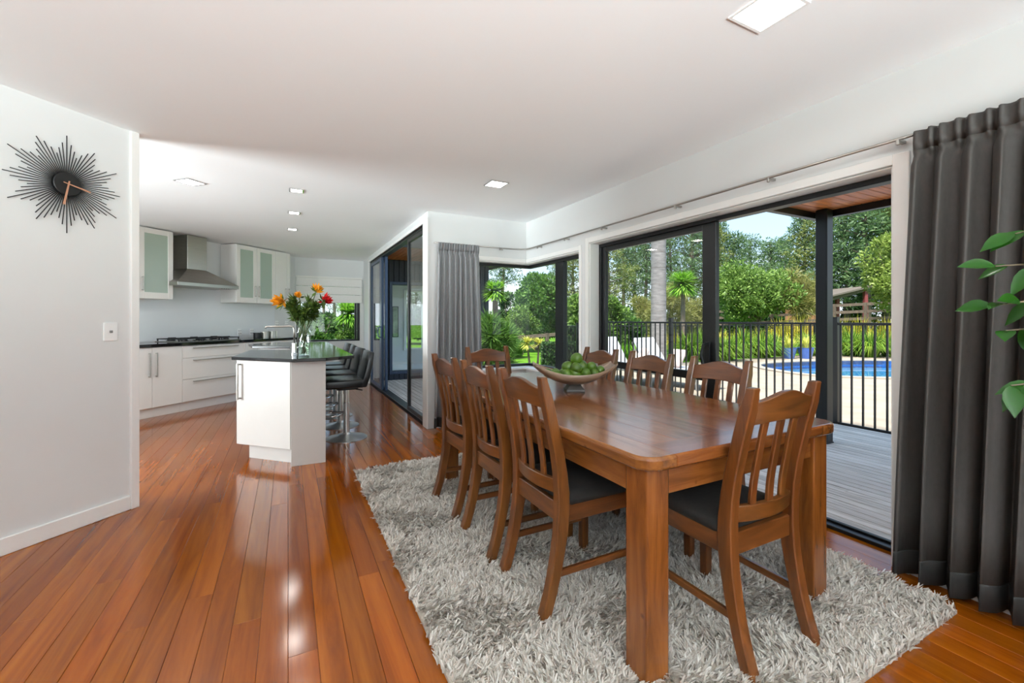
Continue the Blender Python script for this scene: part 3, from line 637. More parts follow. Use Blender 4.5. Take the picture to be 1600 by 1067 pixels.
def uppercab(label, u0, u1, doors):
    t = unit('wall_cabinet', label, 'cabinet', 'kitchen wall cabinets'); z0, z1, v0, v1 = 1.475, 2.385, -.588, -.272
    kb(t, 'side_panel', u0, u0 + .016, v0, v1, z0, z1, M['cab']); kb(t, 'side_panel', u1 - .016, u1, v0, v1, z0, z1, M['cab'])
    kb(t, 'back_panel', u0 + .016, u1 - .016, v0, v0 + .01, z0, z1, M['cab'])
    for z in (z0, z0 + .3, z0 + .6, z1 - .016): kb(t, 'shelf', u0 + .016, u1 - .016, v0 + .01, v1 + (.005 if z0 < z < z1 - .1 else 0), z, z + .016, M['cab'])
    for a, b, h, gl in doors:
        a += .002; b -= .002
        if gl:
            mb = MB(); st = .062
            for bb in ((a, a + st, z0, z1 - .01), (b - st, b, z0, z1 - .01), (a + st, b - st, z0, z0 + st + .02), (a + st, b - st, z1 - .01 - st, z1 - .01)): mb.box(bb[0], bb[1], -v1 - .02, -v1, bb[2], bb[3])
            d = mb.build('door', M['cab'], t, bevel=.002)
            kb(t, 'pane', a + st, b - st, v1 + .006, v1 + .011, z0 + st + .02, z1 - .01 - st, M['frost'], parent=d, bevel=0, label='frosted green glass')
        else: d = kb(t, 'door', a, b, v1, v1 + .02, z0, z1 - .01, M['cab'])
        vhandle(d, h, v1 + .02, z0 + .1, z0 + .28)
uppercab('single white wall cabinet with a frosted glass door', .12, .532, [(.12, .532, .155, True)])
uppercab('white wall cabinet with two frosted glass doors beside the hood', 1.47, 2.2, [(1.47, 1.835, 1.80, True), (1.835, 2.2, 1.87, True)])
uppercab('plain white wall cabinet at the window end of the kitchen', 2.2, 2.52, [(2.2, 2.45, 2.41, False), (2.45, 2.52, 2.48, False)])
t = unit('range_hood', 'stainless steel chimney range hood above the hob', 'range hood')
kb(t, 'canopy_rim', .48, 1.38, -.588, -.1, 1.665, 1.712, M['steel'])
MB().sweep([[(u, -v, z) for u, v in ((a, c), (b, c), (b, dd), (a, dd))] for a, b, c, dd, z in ((.48, 1.38, -.588, -.1, 1.713), (.76, 1.04, -.588, -.31, 1.915))]).build('canopy', M['steel'], t)
kb(t, 'chimney', .76, 1.04, -.588, -.31, 1.916, 2.395, M['steel'], bevel=.003)
for i in range(4): MB().lathe([(0, 0), (.008, 0), (.008, .006), (0, .006)], seg=10).build('button', M['iron'], t, loc=(1.1 + .035 * i, .09, 1.655))
t = unit('gas_hob', 'black gas hob with cast iron trivets on the worktop', 'hob')
kb(t, 'tray', .46, 1.36, -.5, -.03, .9055, .914, M['steel'], bevel=.003)
for uc, vc, rr in ((.6, -.14, .035), (.6, -.39, .045), (.91, -.26, .06), (1.2, -.14, .035), (1.2, -.39, .045)):
    MB().lathe([(0, 0), (rr * 1.3, 0), (rr * 1.3, .006), (rr, .008), (rr, .02), (rr * .7, .026), (0, .026)], seg=18).build('burner', M['iron'], t, loc=(uc, -vc, .914))
for u0, u1 in ((.47, .75), (.77, 1.05), (1.07, 1.35)):
    mb = MB()
    for v in (-.47, -.265, -.06): mb.box(u0, u1, -v - .006, -v + .006, .94, .952)
    for u in (u0 + .006, (u0 + u1) / 2, u1 - .006):
        mb.box(u - .006, u + .006, .06, .47, .94, .952)
    for u in (u0 + .006, u1 - .006):
        for v in (.066, .464): mb.box(u - .006, u + .006, v - .006, v + .006, .914, .94)
        for v in (.14, .39): mb.box((u0 + u1) / 2 - .05, (u0 + u1) / 2 + .05, v - .005, v + .005, .952, .962)
    mb.build('trivet', M['iron'], t)
for i in range(5): MB().lathe([(0, 0), (.016, 0), (.014, .02), (0, .02)], seg=12).build('knob', M['iron'], t, loc=(.66 + .12 * i, .045, .914))
def kplate(u, z, label, v=-.59):
    p = kp(u, v, z); Mx = Matrix.Translation(p) @ Matrix(((2 ** -.5, 0, 2 ** -.5, 0), (2 ** -.5, 0, -2 ** -.5, 0), (0, 1, 0, 0), (0, 0, 0, 1))); wallplate(Mx, label, 'o', .034, .055)
kplate(1.80, 1.0, 'white power outlet on the splashback next to the hob'); kplate(2.03, 1.0, 'white power outlet on the splashback nearer the tins')
kplate(2.56, 1.13, 'white power outlet past the splashback, nearer the wall cabinets', -.6); kplate(2.78, 1.13, 'white power outlet past the splashback, nearer the kitchen window', -.6)
M['tin'] = plain('tin_silver', sr(190, 188, 180), .3, .8, noise=.05)
for i, (u, rr, hh, lb) in enumerate(((1.96, .06, .07, 'small dark canister on the worktop, nearest the outlets'), (2.1, .06, .085, 'middle silver canister on the worktop'), (2.26, .07, .09, 'silver canister at the end of the worktop'))):
    p = kp(u, -.38, .9055); t = thing('canister', lb, 'canister', tuple(p), 0, 'canisters on the worktop')
    MB().lathe([(0, 0), (rr, 0), (rr, hh), (0, hh)], seg=24).build('body', M['tin'] if i else M['black'], t, bevel=.002); MB().lathe([(0, hh), (rr * 1.03, hh), (rr * 1.03, hh + .014), (0, hh + .016)], seg=24).build('lid', M['tin'] if i else M['black'], t)

# ------------------------------------------------------------------ island
isl = thing('kitchen_island', 'white angled kitchen island base with a steel-handled door', 'island', (.1, 5.2, 0))
q = (-.1, -5.2)
def ipoly(P): return [(x + q[0], y + q[1]) for x, y in P]
body = [(.022, 4.03), (-.375, 4.427), (-.3, 5.2), (.0, 5.1), (.0, 5.85), (-.3, 6.0), (-.35, 6.45), (.0, 6.6), (.255, 6.6), (.255, 4.03)]
MB().prism(ipoly(body), .125, .862).build('carcass', M['island'], isl)
kick = [(.022, 4.10), (-.30, 4.42), (-.25, 5.1), (.02, 5.05), (.02, 5.9), (-.25, 6.0), (-.28, 6.4), (.0, 6.5), (.24, 6.5), (.24, 4.10)]
MB().prism(ipoly(kick), 0, .125).build('kickboard', M['island'], isl)
MB().box(.022 + q[0], .283 + q[0], 3.978 + q[1], 4.03 + q[1], 0, .862).build('end_panel', M['island'], isl, bevel=.002)
MB().box(.256 + q[0], .283 + q[0], 4.031 + q[1], 6.6 + q[1], 0, .862).build('back_panel', M['island'], isl, bevel=.002)
DM = Matrix.Translation((-.392 + q[0], 4.41 + q[1], 0)) @ Matrix.Rotation(-PI / 4, 4, 'Z')
dr = MB(DM).box(.0, .578, -.003, .018, .135, .858).build('door', M['island'], isl, bevel=.002)
MB(DM).bar((.045, -.033, .52), (.045, -.033, .83), .014).bar((.045, 0, .53), (.045, -.033, .53), .012).bar((.045, 0, .82), (.045, -.033, .82), .012).build('handle', M['steel'], dr, bevel=.002)
top = [(-.424, 4.331), (.025, 3.863), (.28, 3.862), (.52, 4.03), (.49, 6.72), (-.1, 6.85), (-.45, 6.5), (-.38, 5.96), (.02, 5.75), (.02, 5.11), (-.34, 5.3)]
it = MB().prism([(x - .1, y - 5.2) for x, y in top], 0, .027).build('island_worktop', M['stone'], bevel=.003, loc=(.1, 5.2, .8635)); tag(it, 'glossy black stone worktop on the white island', 'worktop')
# tap
tp = thing('kitchen_tap', 'tall chrome kitchen tap with a long level spout', 'tap', (.05, 4.36, .8905))
MB().lathe([(0, 0), (.028, 0), (.028, .008), (.022, .012), (.022, .1), (.016, .108), (0, .108)], seg=18).build('base', M['chrome'], tp)
MB().tube([(0, 0, .1), (0, 0, .225), (-.008, .003, .247), (-.03, .01, .252), (-.22, .03, .252), (-.228, .031, .238)], .008, 10).build('spout', M['steel'], tp, smooth=True)
MB().bar((.02, 0, .06), (.07, -.01, .085), .01).build('lever', M['chrome'], tp)
# vase of flowers
M['vase'] = glassmat('cut_glass', (.93, .95, .95, 1), 1.6, .02)
vs = thing('flower_vase', 'clear cut-glass vase on the island worktop', 'vase', (.123, 4.17, .8905))
rows = []
for z, r in ((0, .04), (.006, .046), (.03, .046), (.08, .05), (.14, .054), (.2, .059), (.265, .066)):
    rows.append([((r + (.0015 if k % 2 else -.0015)) * math.cos(2 * PI * k / 24 + z * 6), (r + (.0015 if k % 2 else -.0015)) * math.sin(2 * PI * k / 24 + z * 6), z) for k in range(24)])
rows += [[(x * .9, y * .9, z) for x, y, z in r] for r in rows[::-1][:-1]]
MB().sweep(rows).build('glass_body', M['vase'], vs)
MB().lathe([(0, .012), (.041, .012), (.045, .11), (0, .112)], seg=20).build('water', glassmat('vase_water', (.85, .9, .82, 1), 1.33), vs)
M['stem'] = plain('flower_stem', sr(62, 84, 34), .6, noise=.2)
M['fleaf'] = leafmat('bouquet_leaf', [sr(44, 62, 24), sr(72, 96, 36), sr(96, 118, 48)], .25)
M['protea'] = leafmat('orange_petal', [sr(224, 140, 24), sr(240, 176, 40), sr(206, 110, 20)], .2)
M['redp'] = leafmat('red_petal', [sr(190, 20, 30), sr(220, 40, 40), sr(150, 14, 30)], .2)
def leaves(rg, C, D, L, Wd, fold=.12):
    n = len(C); D = D / np.linalg.norm(D, axis=1, keepdims=True); R = rg.normal(size=(n, 3)); S = np.cross(D, R); S /= np.linalg.norm(S, axis=1, keepdims=True) + 1e-9
    Nn = np.cross(S, D); L = np.broadcast_to(L, n)[:, None]; Wd = np.broadcast_to(Wd, n)[:, None]
    V = np.stack([C, C + D * L * .45 + S * Wd * .5 + Nn * Wd * fold, C + D * L, C + D * L * .45 - S * Wd * .5 + Nn * Wd * fold], 1).reshape(-1, 3)
    return V
def quads(n): return (np.arange(n)[:, None] * 4 + np.arange(4)).astype(np.int32)
rg = np.random.default_rng(11)
VA = np.array((.123, 4.17, .8905))
fls = [('orange protea leaning out at the tap side of the vase', 'protea', (-.165, -.08, .46), (-.8, -.3, .35), 1.25), ('small orange protea in the middle of the bouquet', 'protea', (-.04, -.05, .51), (-.3, -.2, .8), .7),
       ('orange protea at the top of the bouquet', 'protea', (.10, .03, .565), (.4, 0, .6), 1.0), ('red bloom on the window side of the bouquet', 'redp', (.155, -.03, .48), (.75, -.2, .2), 1.1)]
for lb, mk, hp, dv, sc in fls:
    t = thing('cut_flower', lb, 'flower', tuple(VA + np.array((0, 0, .02))), 0, 'cut flowers in the vase'); hp = Vector(hp) - Vector((0, 0, .02)); dv = Vector(dv).normalized()
    b0 = Vector((-.3 * hp.x * .3, -.3 * hp.y * .3, 0))
    MB().tube([b0, Vector((hp.x * .25, hp.y * .25, .23)), hp * .75 + Vector((0, 0, .06)), hp], .004, 6).build('stem', M['stem'], t)
    n = 90; Cc = np.tile(np.array(hp), (n, 1)) + rg.normal(size=(n, 3)) * .006 * sc; D = np.tile(np.array(dv), (n, 1)) + rg.normal(size=(n, 3)) * .42
    npmesh('petals', leaves(rg, Cc, D, rg.uniform(.045, .075, n) * sc, .022 * sc), quads(n), M[mk], t)
    n = 12; Cc = np.tile(np.array(hp - dv * .01), (n, 1)); D = np.tile(np.array(dv) * .4, (n, 1)) + rg.normal(size=(n, 3)) * .6
    npmesh('leaves', leaves(rg, Cc, D, .07 * sc, .02 * sc), quads(n), M['fleaf'], t)
for i in range(7):
    a = 2 * PI * i / 7 + .3; t = thing('foliage_stem', 'leafy green stem filling out the bouquet', 'foliage stem', tuple(VA + np.array((0, 0, .02))), 0, 'green stems in the vase')
    hp = Vector((.1 * math.cos(a), .1 * math.sin(a), .42 + .05 * math.sin(i * 2.1))); pts = [Vector((-.02 * math.cos(a), -.02 * math.sin(a), 0)), Vector((hp.x * .3, hp.y * .3, .23)), hp]
    MB().tube(pts, .003, 5).build('stem', M['stem'], t)
    n = 150; tt = rg.uniform(.35, 1, n)[:, None]; Cc = np.array(pts[1]) * (1 - tt) * 1.0 + np.array(hp) * tt; D = rg.normal(size=(n, 3)) + np.array((math.cos(a), math.sin(a), .8))
    npmesh('leaves', leaves(rg, Cc, D, rg.uniform(.035, .08, n), .02), quads(n), M['fleaf'], t)

# ------------------------------------------------------------------ bar stools
st = thing('bar_stool', 'black leather bar stool at the island, first from the dining table', 'bar stool', (.53, 4.7, 0), 0, 'bar stools at the island')
MB().lathe([(0, 0), (.2, 0), (.2, .006), (.17, .016), (.09, .03), (.04, .045), (.03, .06), (0, .06)], seg=36).build('base', M['satin'], st, smooth=False); smooth_angle(bpy.data.objects[st.name].children[0] if st.children else [x for x in bpy.data.objects if x.parent == st][0], 30)
MB().lathe([(0, .05), (.03, .05), (.03, .36), (.024, .365), (.024, .5), (0, .5)], seg=20).build('column', M['satin'], st, smooth=False)
MB().tube([(-.02, -.0, .26), (-.1, -.1, .25), (-.17, -.11, .25), (-.205, -.06, .25), (-.205, .06, .25), (-.17, .11, .25), (-.1, .1, .25), (-.02, 0, .26)], .011, 8).build('footrest', M['chrome'], st, smooth=True)
MB().box(-.1, .1, -.1, .1, .5, .525).build('seat_plate', M['iron'], st, bevel=.004)
MB().tube([(.05, -.05, .505), (.13, -.16, .5)], .006, 6).build('lever', M['iron'], st)
def padrow(x0, x1, z0, z1, w): return [(x, y, z) for x, z, y in ((x0, z0, -w), (x1, z1, -w), (x1, z1, w), (x0, z0, w))]
smooth_angle(MB().box(-.215, .15, -.21, .21, .53, .612).build('seat', M['leather'], st, bevel=.018, seg=3), 50)
rows = [padrow(.10, .165, .535, .53, .21), padrow(.135, .2, .64, .63, .212), padrow(.165, .225, .76, .75, .208), padrow(.195, .245, .885, .875, .185)]
smooth_angle(MB().sweep(rows).build('backrest', M['leather'], st, bevel=.014, seg=3), 50)
for i, nm in enumerate(('second', 'third', 'fourth')): dup(st, (.53, 4.7 + .57 * (i + 1), 0), (.05, -.04, .02)[i], 'black leather bar stool at the island, %s from the dining table' % nm)

# ------------------------------------------------------------------ ficus by the curtain
M['ficus'] = leafmat('ficus_leaf', [sr(12, 50, 12), sr(24, 74, 18), sr(74, 124, 32)], .3, .22)
M['bark'] = plain('ficus_bark', sr(104, 92, 74), .8, noise=.25, scale=30)
fc = thing('potted_ficus', 'leafy green potted ficus in front of the dark curtain', 'plant', (2.12, .1, 0))
MB().lathe([(0, 0), (.13, 0), (.17, .3), (.175, .32), (.155, .32), (.15, .28), (0, .28)], seg=28).build('pot', plain('pot_glaze', sr(210, 206, 198), .4, noise=.03), fc, bevel=.003)
MB().tube([(0, 0, .27), (.02, -.02, .7), (-.01, .01, 1.1), (.01, 0, 1.5)], [.02, .018, .014, .006], 8).build('trunk', M['bark'], fc)
tw = [((-.0, 0, 1.3), (-.14, .06, 1.36), (-.25, .115, 1.35)), ((0, 0, 1.2), (-.12, .06, 1.28), (-.255, .12, 1.24)), ((0, 0, 1.15), (-.13, .05, 1.2), (-.23, .1, 1.17)), ((0, 0, 1.0), (-.14, .05, 1.06), (-.235, .09, 1.02)), ((.0, 0, 1.45), (-.12, .05, 1.5), (-.2, .09, 1.44)),
      ((0, 0, 1.1), (.1, -.15, 1.25), (.2, -.3, 1.3)), ((0, 0, 1.25), (.05, -.2, 1.45), (.0, -.35, 1.5)), ((0, 0, 1.4), (.1, -.1, 1.6), (.16, -.2, 1.75)), ((0, 0, .95), (-.03, -.2, 1.1), (-.02, -.35, 1.05))]
rf = random.Random(5)
tw = [(a, (b[0] - .06, b[1] + .12, b[2]), (c[0] - .12, c[1] + .24, c[2])) if k < 5 else (a, b, c) for k, (a, b, c) in enumerate(tw)]
def bigleaf(mb, c, d, L, w, up=Vector((0, 0, 1))):
    d = d.normalized(); s = d.cross(up); s = s.normalized() if s.length > .1 else Vector((1, 0, 0)); n = s.cross(d)
    rows = []
    for t, ww in ((0, .04), (.15, .55), (.35, .95), (.55, 1), (.75, .7), (.9, .28), (1, .02)):
        p = c + d * L * t - Vector((0, 0, 1)) * L * .25 * t * t; rows.append([p - s * w * ww / 2 + n * w * .16 * ww, p - n * 0, p + s * w * ww / 2 + n * w * .16 * ww])
    mb.sweep(rows, close=False, caps=False)
for k, (a, b, c) in enumerate(tw):
    a, b, c = Vector(a), Vector(b), Vector(c)
    br = MB().tube([a, b, c], [.006, .004, .002], 6).build('branch', M['bark'], fc)
    for j in range(11):
        t = .4 + .6 * j / 10; p = (a * (1 - t) + b * t) * (1 - t) + (b * (1 - t) + c * t) * t
        d = (c - b).normalized() * .8 + Vector((rf.uniform(-.8, .8), rf.uniform(-.8, .8), rf.uniform(-.9, .5))); mb = MB(); bigleaf(mb, p, d, rf.uniform(.062, .092), rf.uniform(.032, .044), Vector((-.8 + rf.uniform(-.6, .6), -.3 + rf.uniform(-.6, .6), .7)).normalized()); mb.build('leaf', M['ficus'], br, smooth=True, recalc=False)

# ================================================================== OUTSIDE
CF = (math.sin(YAW), math.cos(YAW)); CR = (math.cos(YAW), -math.sin(YAW))
def at(px, d, z=0):      # a point d metres ahead along a bearing
    r = (px - 800) / FPX; return Vector(((CF[0] + r * CR[0]) * d, (CF[1] + r * CR[1]) * d, z))
ZG = -.25; ZP = -.13
pool_poly = [(12.0, 7.95), (11.2, 6.4), (11.35, 5.6), (12.4, 4.7), (14.2, 3.6), (17.5, 4.4), (18.2, 6.0), (17.0, 7.2), (15.4, 7.8), (13.5, 8.2)]
def chaikin(P, n=2):
    for _ in range(n):
        Q = []
        for i in range(len(P)):
            a, b = P[i], P[(i + 1) % len(P)]; Q += [(.75 * a[0] + .25 * b[0], .75 * a[1] + .25 * b[1]), (.25 * a[0] + .75 * b[0], .25 * a[1] + .75 * b[1])]
        P = Q
    return P
pool_loop = chaikin(pool_poly)
def holed(name, outer, hole, z, mat, label, z1=None):
    bm = bmesh.new(); es = []
    for lp in (outer, hole):
        vs = [bm.verts.new((x, y, z)) for x, y in lp]; es += [bm.edges.new((vs[i], vs[(i + 1) % len(vs)])) for i in range(len(vs))]
    bmesh.ops.triangle_fill(bm, edges=es, use_beauty=True, use_dissolve=False)
    bmesh.ops.recalc_face_normals(bm, faces=bm.faces)
    if sum(f.normal.z for f in bm.faces) < 0: bmesh.ops.reverse_faces(bm, faces=bm.faces)
    if z1 is not None:
        r = bmesh.ops.extrude_face_region(bm, geom=bm.faces[:]); bmesh.ops.translate(bm, verts=[v for v in r['geom'] if isinstance(v, bmesh.types.BMVert)], vec=(0, 0, z1 - z))
        bmesh.ops.recalc_face_normals(bm, faces=bm.faces)
    me = bpy.data.meshes.new(name); bm.to_mesh(me); bm.free(); me.materials.append(mat); return tag(put(name, me), label, kind='structure')
holed('lawn', [(-60, -30), (120, -30), (120, 120), (-60, 120)], pool_loop, ZG, M['lawn'], 'green lawn around the house')
holed('patio', [(5.92, -4), (22, -4), (22, 9.6), (5.92, 9.6)], pool_loop, ZG + .002, M['conc'], 'pale stone patio around the pool', ZP)
# pool
M['pool'] = plain('pool_blue', sr(122, 176, 204), .4, noise=.1, scale=2)
M['tile'] = plain('pool_tile', sr(48, 92, 150), .25, noise=.3, scale=24)
M['water'] = glassmat('pool_water', (.62, .84, .97, 1), 1.33, .02)
pc = np.mean(np.array(pool_loop), 0); pl_ = [(x - pc[0], y - pc[1]) for x, y in pool_loop]; npl = len(pl_)
pool = thing('swimming_pool', 'blue swimming pool set in the stone patio', 'pool', (pc[0], pc[1], ZP))
MB().sweep([[(x, y, -.22) for x, y in pl_], [(x * .97, y * .97, -1.3) for x, y in pl_]], caps=False).add([(x * .97, y * .97, -1.3) for x, y in pl_], [tuple(range(npl))]).build('basin', M['pool'], pool)
MB().sweep([[(x, y, .0) for x, y in pl_], [(x, y, -.22) for x, y in pl_]], caps=False).build('tile_band', M['tile'], pool)
MB().add([(x, y, -.15) for x, y in pl_], [tuple(range(npl))]).build('water', M['water'], pool)
rows = []
for x, y in pl_:
    f = 1 + .28 / math.hypot(x, y); rows.append([(x, y, .0), (x, y, .03), (x * f, y * f, .03), (x * f, y * f, .0)])
rows.append(rows[0]); MB().sweep(rows, caps=False).build('coping', plain('coping_stone', sr(144, 134, 120), .7, noise=.08, scale=5), pool)

# deck boards
dk = MB().box(2.83, 5.9, -2.5, 6.2, -.24, -.08).box(1.5, 2.83, 4.86, 9.28, -.24, -.08).build('deck', plain('deck_joist', sr(30, 26, 22), .9, noise=.2)); tag(dk, 'weathered timber deck outside the sliding doors', kind='structure')
DW = .092; rd = random.Random(9)
x = 2.9
while x < 5.9:
    y = -2.5 + rd.choice([0, -1.2, -.6])
    while y < 6.2:
        L = rd.choice([3.0, 3.6, 4.2]); L = min(L, 6.2 - y) if 6.2 - y - L > .4 else 6.2 - y
        plank(L, DW - .011, M['deck'], 'board', dk, (x, y + L / 2, -.079), .024, .002); y += L
    x += DW
x = 1.6
while x < 2.8:
    plank(4.3, DW - .011, M['deck'], 'board', dk, (x, 7.06, -.079), .024, .002); x += DW

# verandah roof over the deck
ev = MB().box(2.78, 5.0, -3.6, 2.62, 2.36, 2.5).build('roof', M['black']); tag(ev, 'flat verandah roof over the deck', kind='structure')
MB().box(2.95, 5.06, 2.6, 2.66, 2.27, 2.5).box(5.0, 5.06, -3.6, 2.6, 2.27, 2.5).build('fascia', M['black'], ev)
y = -3.5
while y < 2.58: MB().box(2.79, 4.995, y, y + .086, 2.335, 2.36).build('soffit_board', M['soffit'], ev, bevel=.004); y += .092
pt = thing('verandah_post', 'square black verandah post standing on the deck', 'post', (4.9, 2.49, -.055))
MB().box(-.055, .055, -.055, .055, 0, 2.385).build('shaft', M['black'], pt, bevel=.004); MB().box(-.06, .06, -.06, .06, 0, .012).build('shoe', M['black'], pt)

# pool fence along the deck
def picket_fence(name, label, p, q, zb, h, posts, sp, mat, bw=.016, pw=.05, stuff=False, group=None):
    p, q = Vector((p[0], p[1], zb)), Vector((q[0], q[1], zb)); L = (q - p).length; a = math.atan2(q.y - p.y, q.x - p.x)
    t = thing(name, label, 'fence', tuple(p), a, group)
    MB().box(0, L, -.017, .017, h - .03, h).build('top_rail', mat, t, bevel=.003); MB().box(0, L, -.017, .017, .06, .09).build('bottom_rail', mat, t, bevel=.003)
    for s in posts:
        o = MB().box(-pw / 2, pw / 2, -pw / 2, pw / 2, 0, h + .06).box(-.06, .06, -.05, .05, 0, .012).build('post', mat, t, loc=(s, 0, 0)); MB().box(-pw / 2 - .003, pw / 2 + .003, -pw / 2 - .003, pw / 2 + .003, h + .06, h + .068).build('cap', mat, o)
    n = int(L / sp); me = None
    if stuff:
        mb = MB()
        for i in range(1, n): mb.box(i * sp - bw / 2, i * sp + bw / 2, -bw / 2, bw / 2, .09, h - .03)
        o = mb.build('balusters', mat, t); o['kind'] = 'stuff'
    else:
        for i in range(1, n):
            if any(abs(i * sp - s) < .03 for s in posts): continue
            if me is None: me = MB().box(-bw / 2, bw / 2, -bw / 2, bw / 2, .09, h - .03).build('baluster', mat, t, loc=(i * sp, 0, 0)).data
            else: put('baluster', me, t, (i * sp, 0, 0))
    return t
picket_fence('pool_fence', 'black metal picket fence along the edge of the deck', (5.96, .2), (5.96, 8.15), -.13, 1.3, (.03, 2.7, 5.27, 7.9), .115, M['black'], .018, .06)
fa, fb = at(905, 15.5), at(1430, 18.5)
picket_fence('pool_fence', 'black picket fence beyond the pool in front of the grasses', (fa.x, fa.y), (fb.x, fb.y), ZP, 1.13, (1, 4, 7, 10, 12.5), .12, M['black'], .014, .06, stuff=True)
fc2 = at(884, 10.7)
picket_fence('pool_fence', 'black picket fence between the hedge and the patio', (5.96, 8.2), (fc2.x, fc2.y), -.13, 1.2, (.03,), .115, M['black'], .02, .06)

# sun loungers
M['sling'] = plain('lounger_fabric', sr(176, 178, 184), .7, noise=.04, scale=50)
lo = thing('sun_lounger', 'white sun lounger on the patio nearer the deck fence post', 'sun lounger', (7.6, 8.2, ZP), 0, 'white sun loungers')
for sx in (-.3, .3):
    for y in (.2, -1.1): MB().bar((y * -1, sx, 0), (y * -1, sx, .3), .04).build('leg', M['grey'], lo)
MB().box(-.35, 1.3, -.34, .34, .27, .31).build('frame', M['grey'], lo, bevel=.004)
MB().box(-.05, 1.3, -.32, .32, .31, .38).build('seat_pad', M['sling'], lo, bevel=.02, seg=2)
MB().sweep([[(x, y, z) for y, z in ((-.32, z0), (.32, z0), (.32, z1), (-.32, z1))] for x, z0, z1 in ((0, .32, .385),)] + [[(x + dx, y, z + dz) for y, dx, dz in ((-.32, 0, 0), (.32, 0, 0), (.32, .06, .03), (-.32, .06, .03))] for x, z in ((-.05, .34), (-.42, .92))]).build('backrest', M['sling'], lo, bevel=.015, seg=2)
MB().bar((-.3, .3, .3), (-.42, .3, .86), .03).bar((-.3, -.3, .3), (-.42, -.3, .86), .03).build('back_frame', M['grey'], lo)
for o, p, rz, lb in ((lo, at(966, 9.6), -1.45, None), (None, at(1028, 9.2), -1.45, 'white sun lounger on the patio in front of the palm trunk')):
    o = o or dup(lo, label=lb); o.location = (p.x, p.y, ZP); o.rotation_euler = (0, 0, rz)
M['cush'] = plain('cushion_pale_pink', sr(190, 172, 166), .8, noise=.12, scale=12)
def cushion(p, rz, label):
    rows = []
    for z, r in ((-.06, .6), (-.045, .88), (0, 1), (.045, .88), (.06, .6)):
        rows.append([(x, z, y) for x, y in rrect(-.2 * r, .2 * r, -.2 * r, .2 * r, .05 * r, 3)])
    o = MB().sweep(rows).build('scatter_cushion', M['cush'], smooth=True); o.location = p; o.rotation_euler = (-.5, 0, rz); tag(o, label, 'cushion', 'cushions on the loungers')
cushion((at(1000, 9.25).x, at(1000, 9.25).y, ZP + .56), -1.7, 'pale cushion leaning on the lounger nearer the corner window')
cushion((at(1056, 8.75).x, at(1056, 8.75).y, ZP + .56), -1.7, 'pale cushion leaning on the lounger in front of the palm')

# ------------------------------------------------------------------ wing of the house
wg = wall('wall_wing', 'dark vertical board clad wing wall beyond the patio deck', (1.53, 1.95, 9.3, 9.45, -.2, 2.46), (3.1, 4.1, 9.3, 9.45, -.2, 2.46), (1.95, 3.1, 9.3, 9.45, -.2, .12), (1.95, 3.1, 9.3, 9.45, 1.95, 2.46))
wg.data.materials.clear(); wg.data.materials.append(M['clad'])
x = 1.55; cl = {}
while x < 4.1:
    segs = [(-.2, .06), (2.01, 2.455)] if 1.88 < x + .05 < 3.17 else [(-.2, 2.455)]
    for z0, z1 in segs:
        if (z0, z1) in cl: put('cladding_board', cl[(z0, z1)], wg, (x, 9.27, 0))
        else: cl[(z0, z1)] = MB().box(0, .098, 0, .028, z0, z1).build('cladding_board', M['clad'], wg, bevel=.004, loc=(x, 9.27, 0)).data
    x += .11
w3 = struct('window_3', 'blue-black framed window in the clad wing wall')
MB().box(1.89, 1.95, 9.25, 9.36, .06, 2.01).box(3.1, 3.16, 9.25, 9.36, .06, 2.01).box(1.95, 3.1, 9.25, 9.36, .06, .12).box(1.95, 3.1, 9.25, 9.36, 1.95, 2.01).build('frame', M['navy'], w3, bevel=.004)
MB().box(1.95, 3.1, 9.31, 9.318, .12, 1.95).build('pane', M['glass'], w3)
wall('wall_wing_inner', 'pale inner walls of the wing room', (1.75, 1.85, 9.46, 13, -.1, 2.46), (1.85, 3.05, 12.9, 13, -.1, 2.46), (3.05, 4.2, 12.9, 13, -.1, .3), (3.05, 4.2, 12.9, 13, 2.1, 2.46))
tag(MB().box(1.75, 4.2, 9.46, 13, -.12, -.1).build('floor_wing', M['wall']), 'pale floor of the wing room', kind='structure')
rw = MB().box(1.6, 4.35, 9.3, 13.1, 2.46, 2.62).box(1.53, 4.35, 7.3, 9.3, 2.5, 2.62).build('roof_wing', M['black']); tag(rw, 'roof of the wing with cedar boards under the eave', kind='structure')
x = 1.545
while x < 4.3: MB().box(x, x + .086, 7.3, 9.298, 2.475, 2.5).build('soffit_board', M['soffit_y'] if 'soffit_y' in M else M.setdefault('soffit_y', wood('cedar_soffit_long', sr(120, 60, 26), sr(176, 98, 48), sr(200, 122, 66), (24, 2, 24), .45, 0, .2)), rw, bevel=.004); x += .092
MB().box(1.53, 4.4, 7.25, 7.3, 2.42, 2.62).box(4.35, 4.4, 7.3, 13.1, 2.42, 2.62).build('fascia', M['black'], rw)
w4 = struct('window_4', 'white framed window at the back of the wing room')
MB().box(3.05, 3.13, 12.86, 13.02, .3, 2.1).box(3.13, 4.2, 12.86, 13.02, .3, .36).box(3.13, 4.2, 12.86, 13.02, 2.04, 2.1).box(3.6, 3.66, 12.88, 13.0, .36, 2.04).build('frame', M['trim'], w4, bevel=.004)
pi = thing('wall_picture', 'tall framed picture inside the wing room', 'picture', (2.8, 12.899, 1.15))
MB().box(-.09, .09, -.025, 0, -.45, .45).build('frame', M['black'], pi, bevel=.002); MB().box(-.07, .07, -.028, -.025, -.43, .43).build('canvas', plain('canvas_green', sr(150, 170, 140), .7, noise=.5, scale=4), pi)

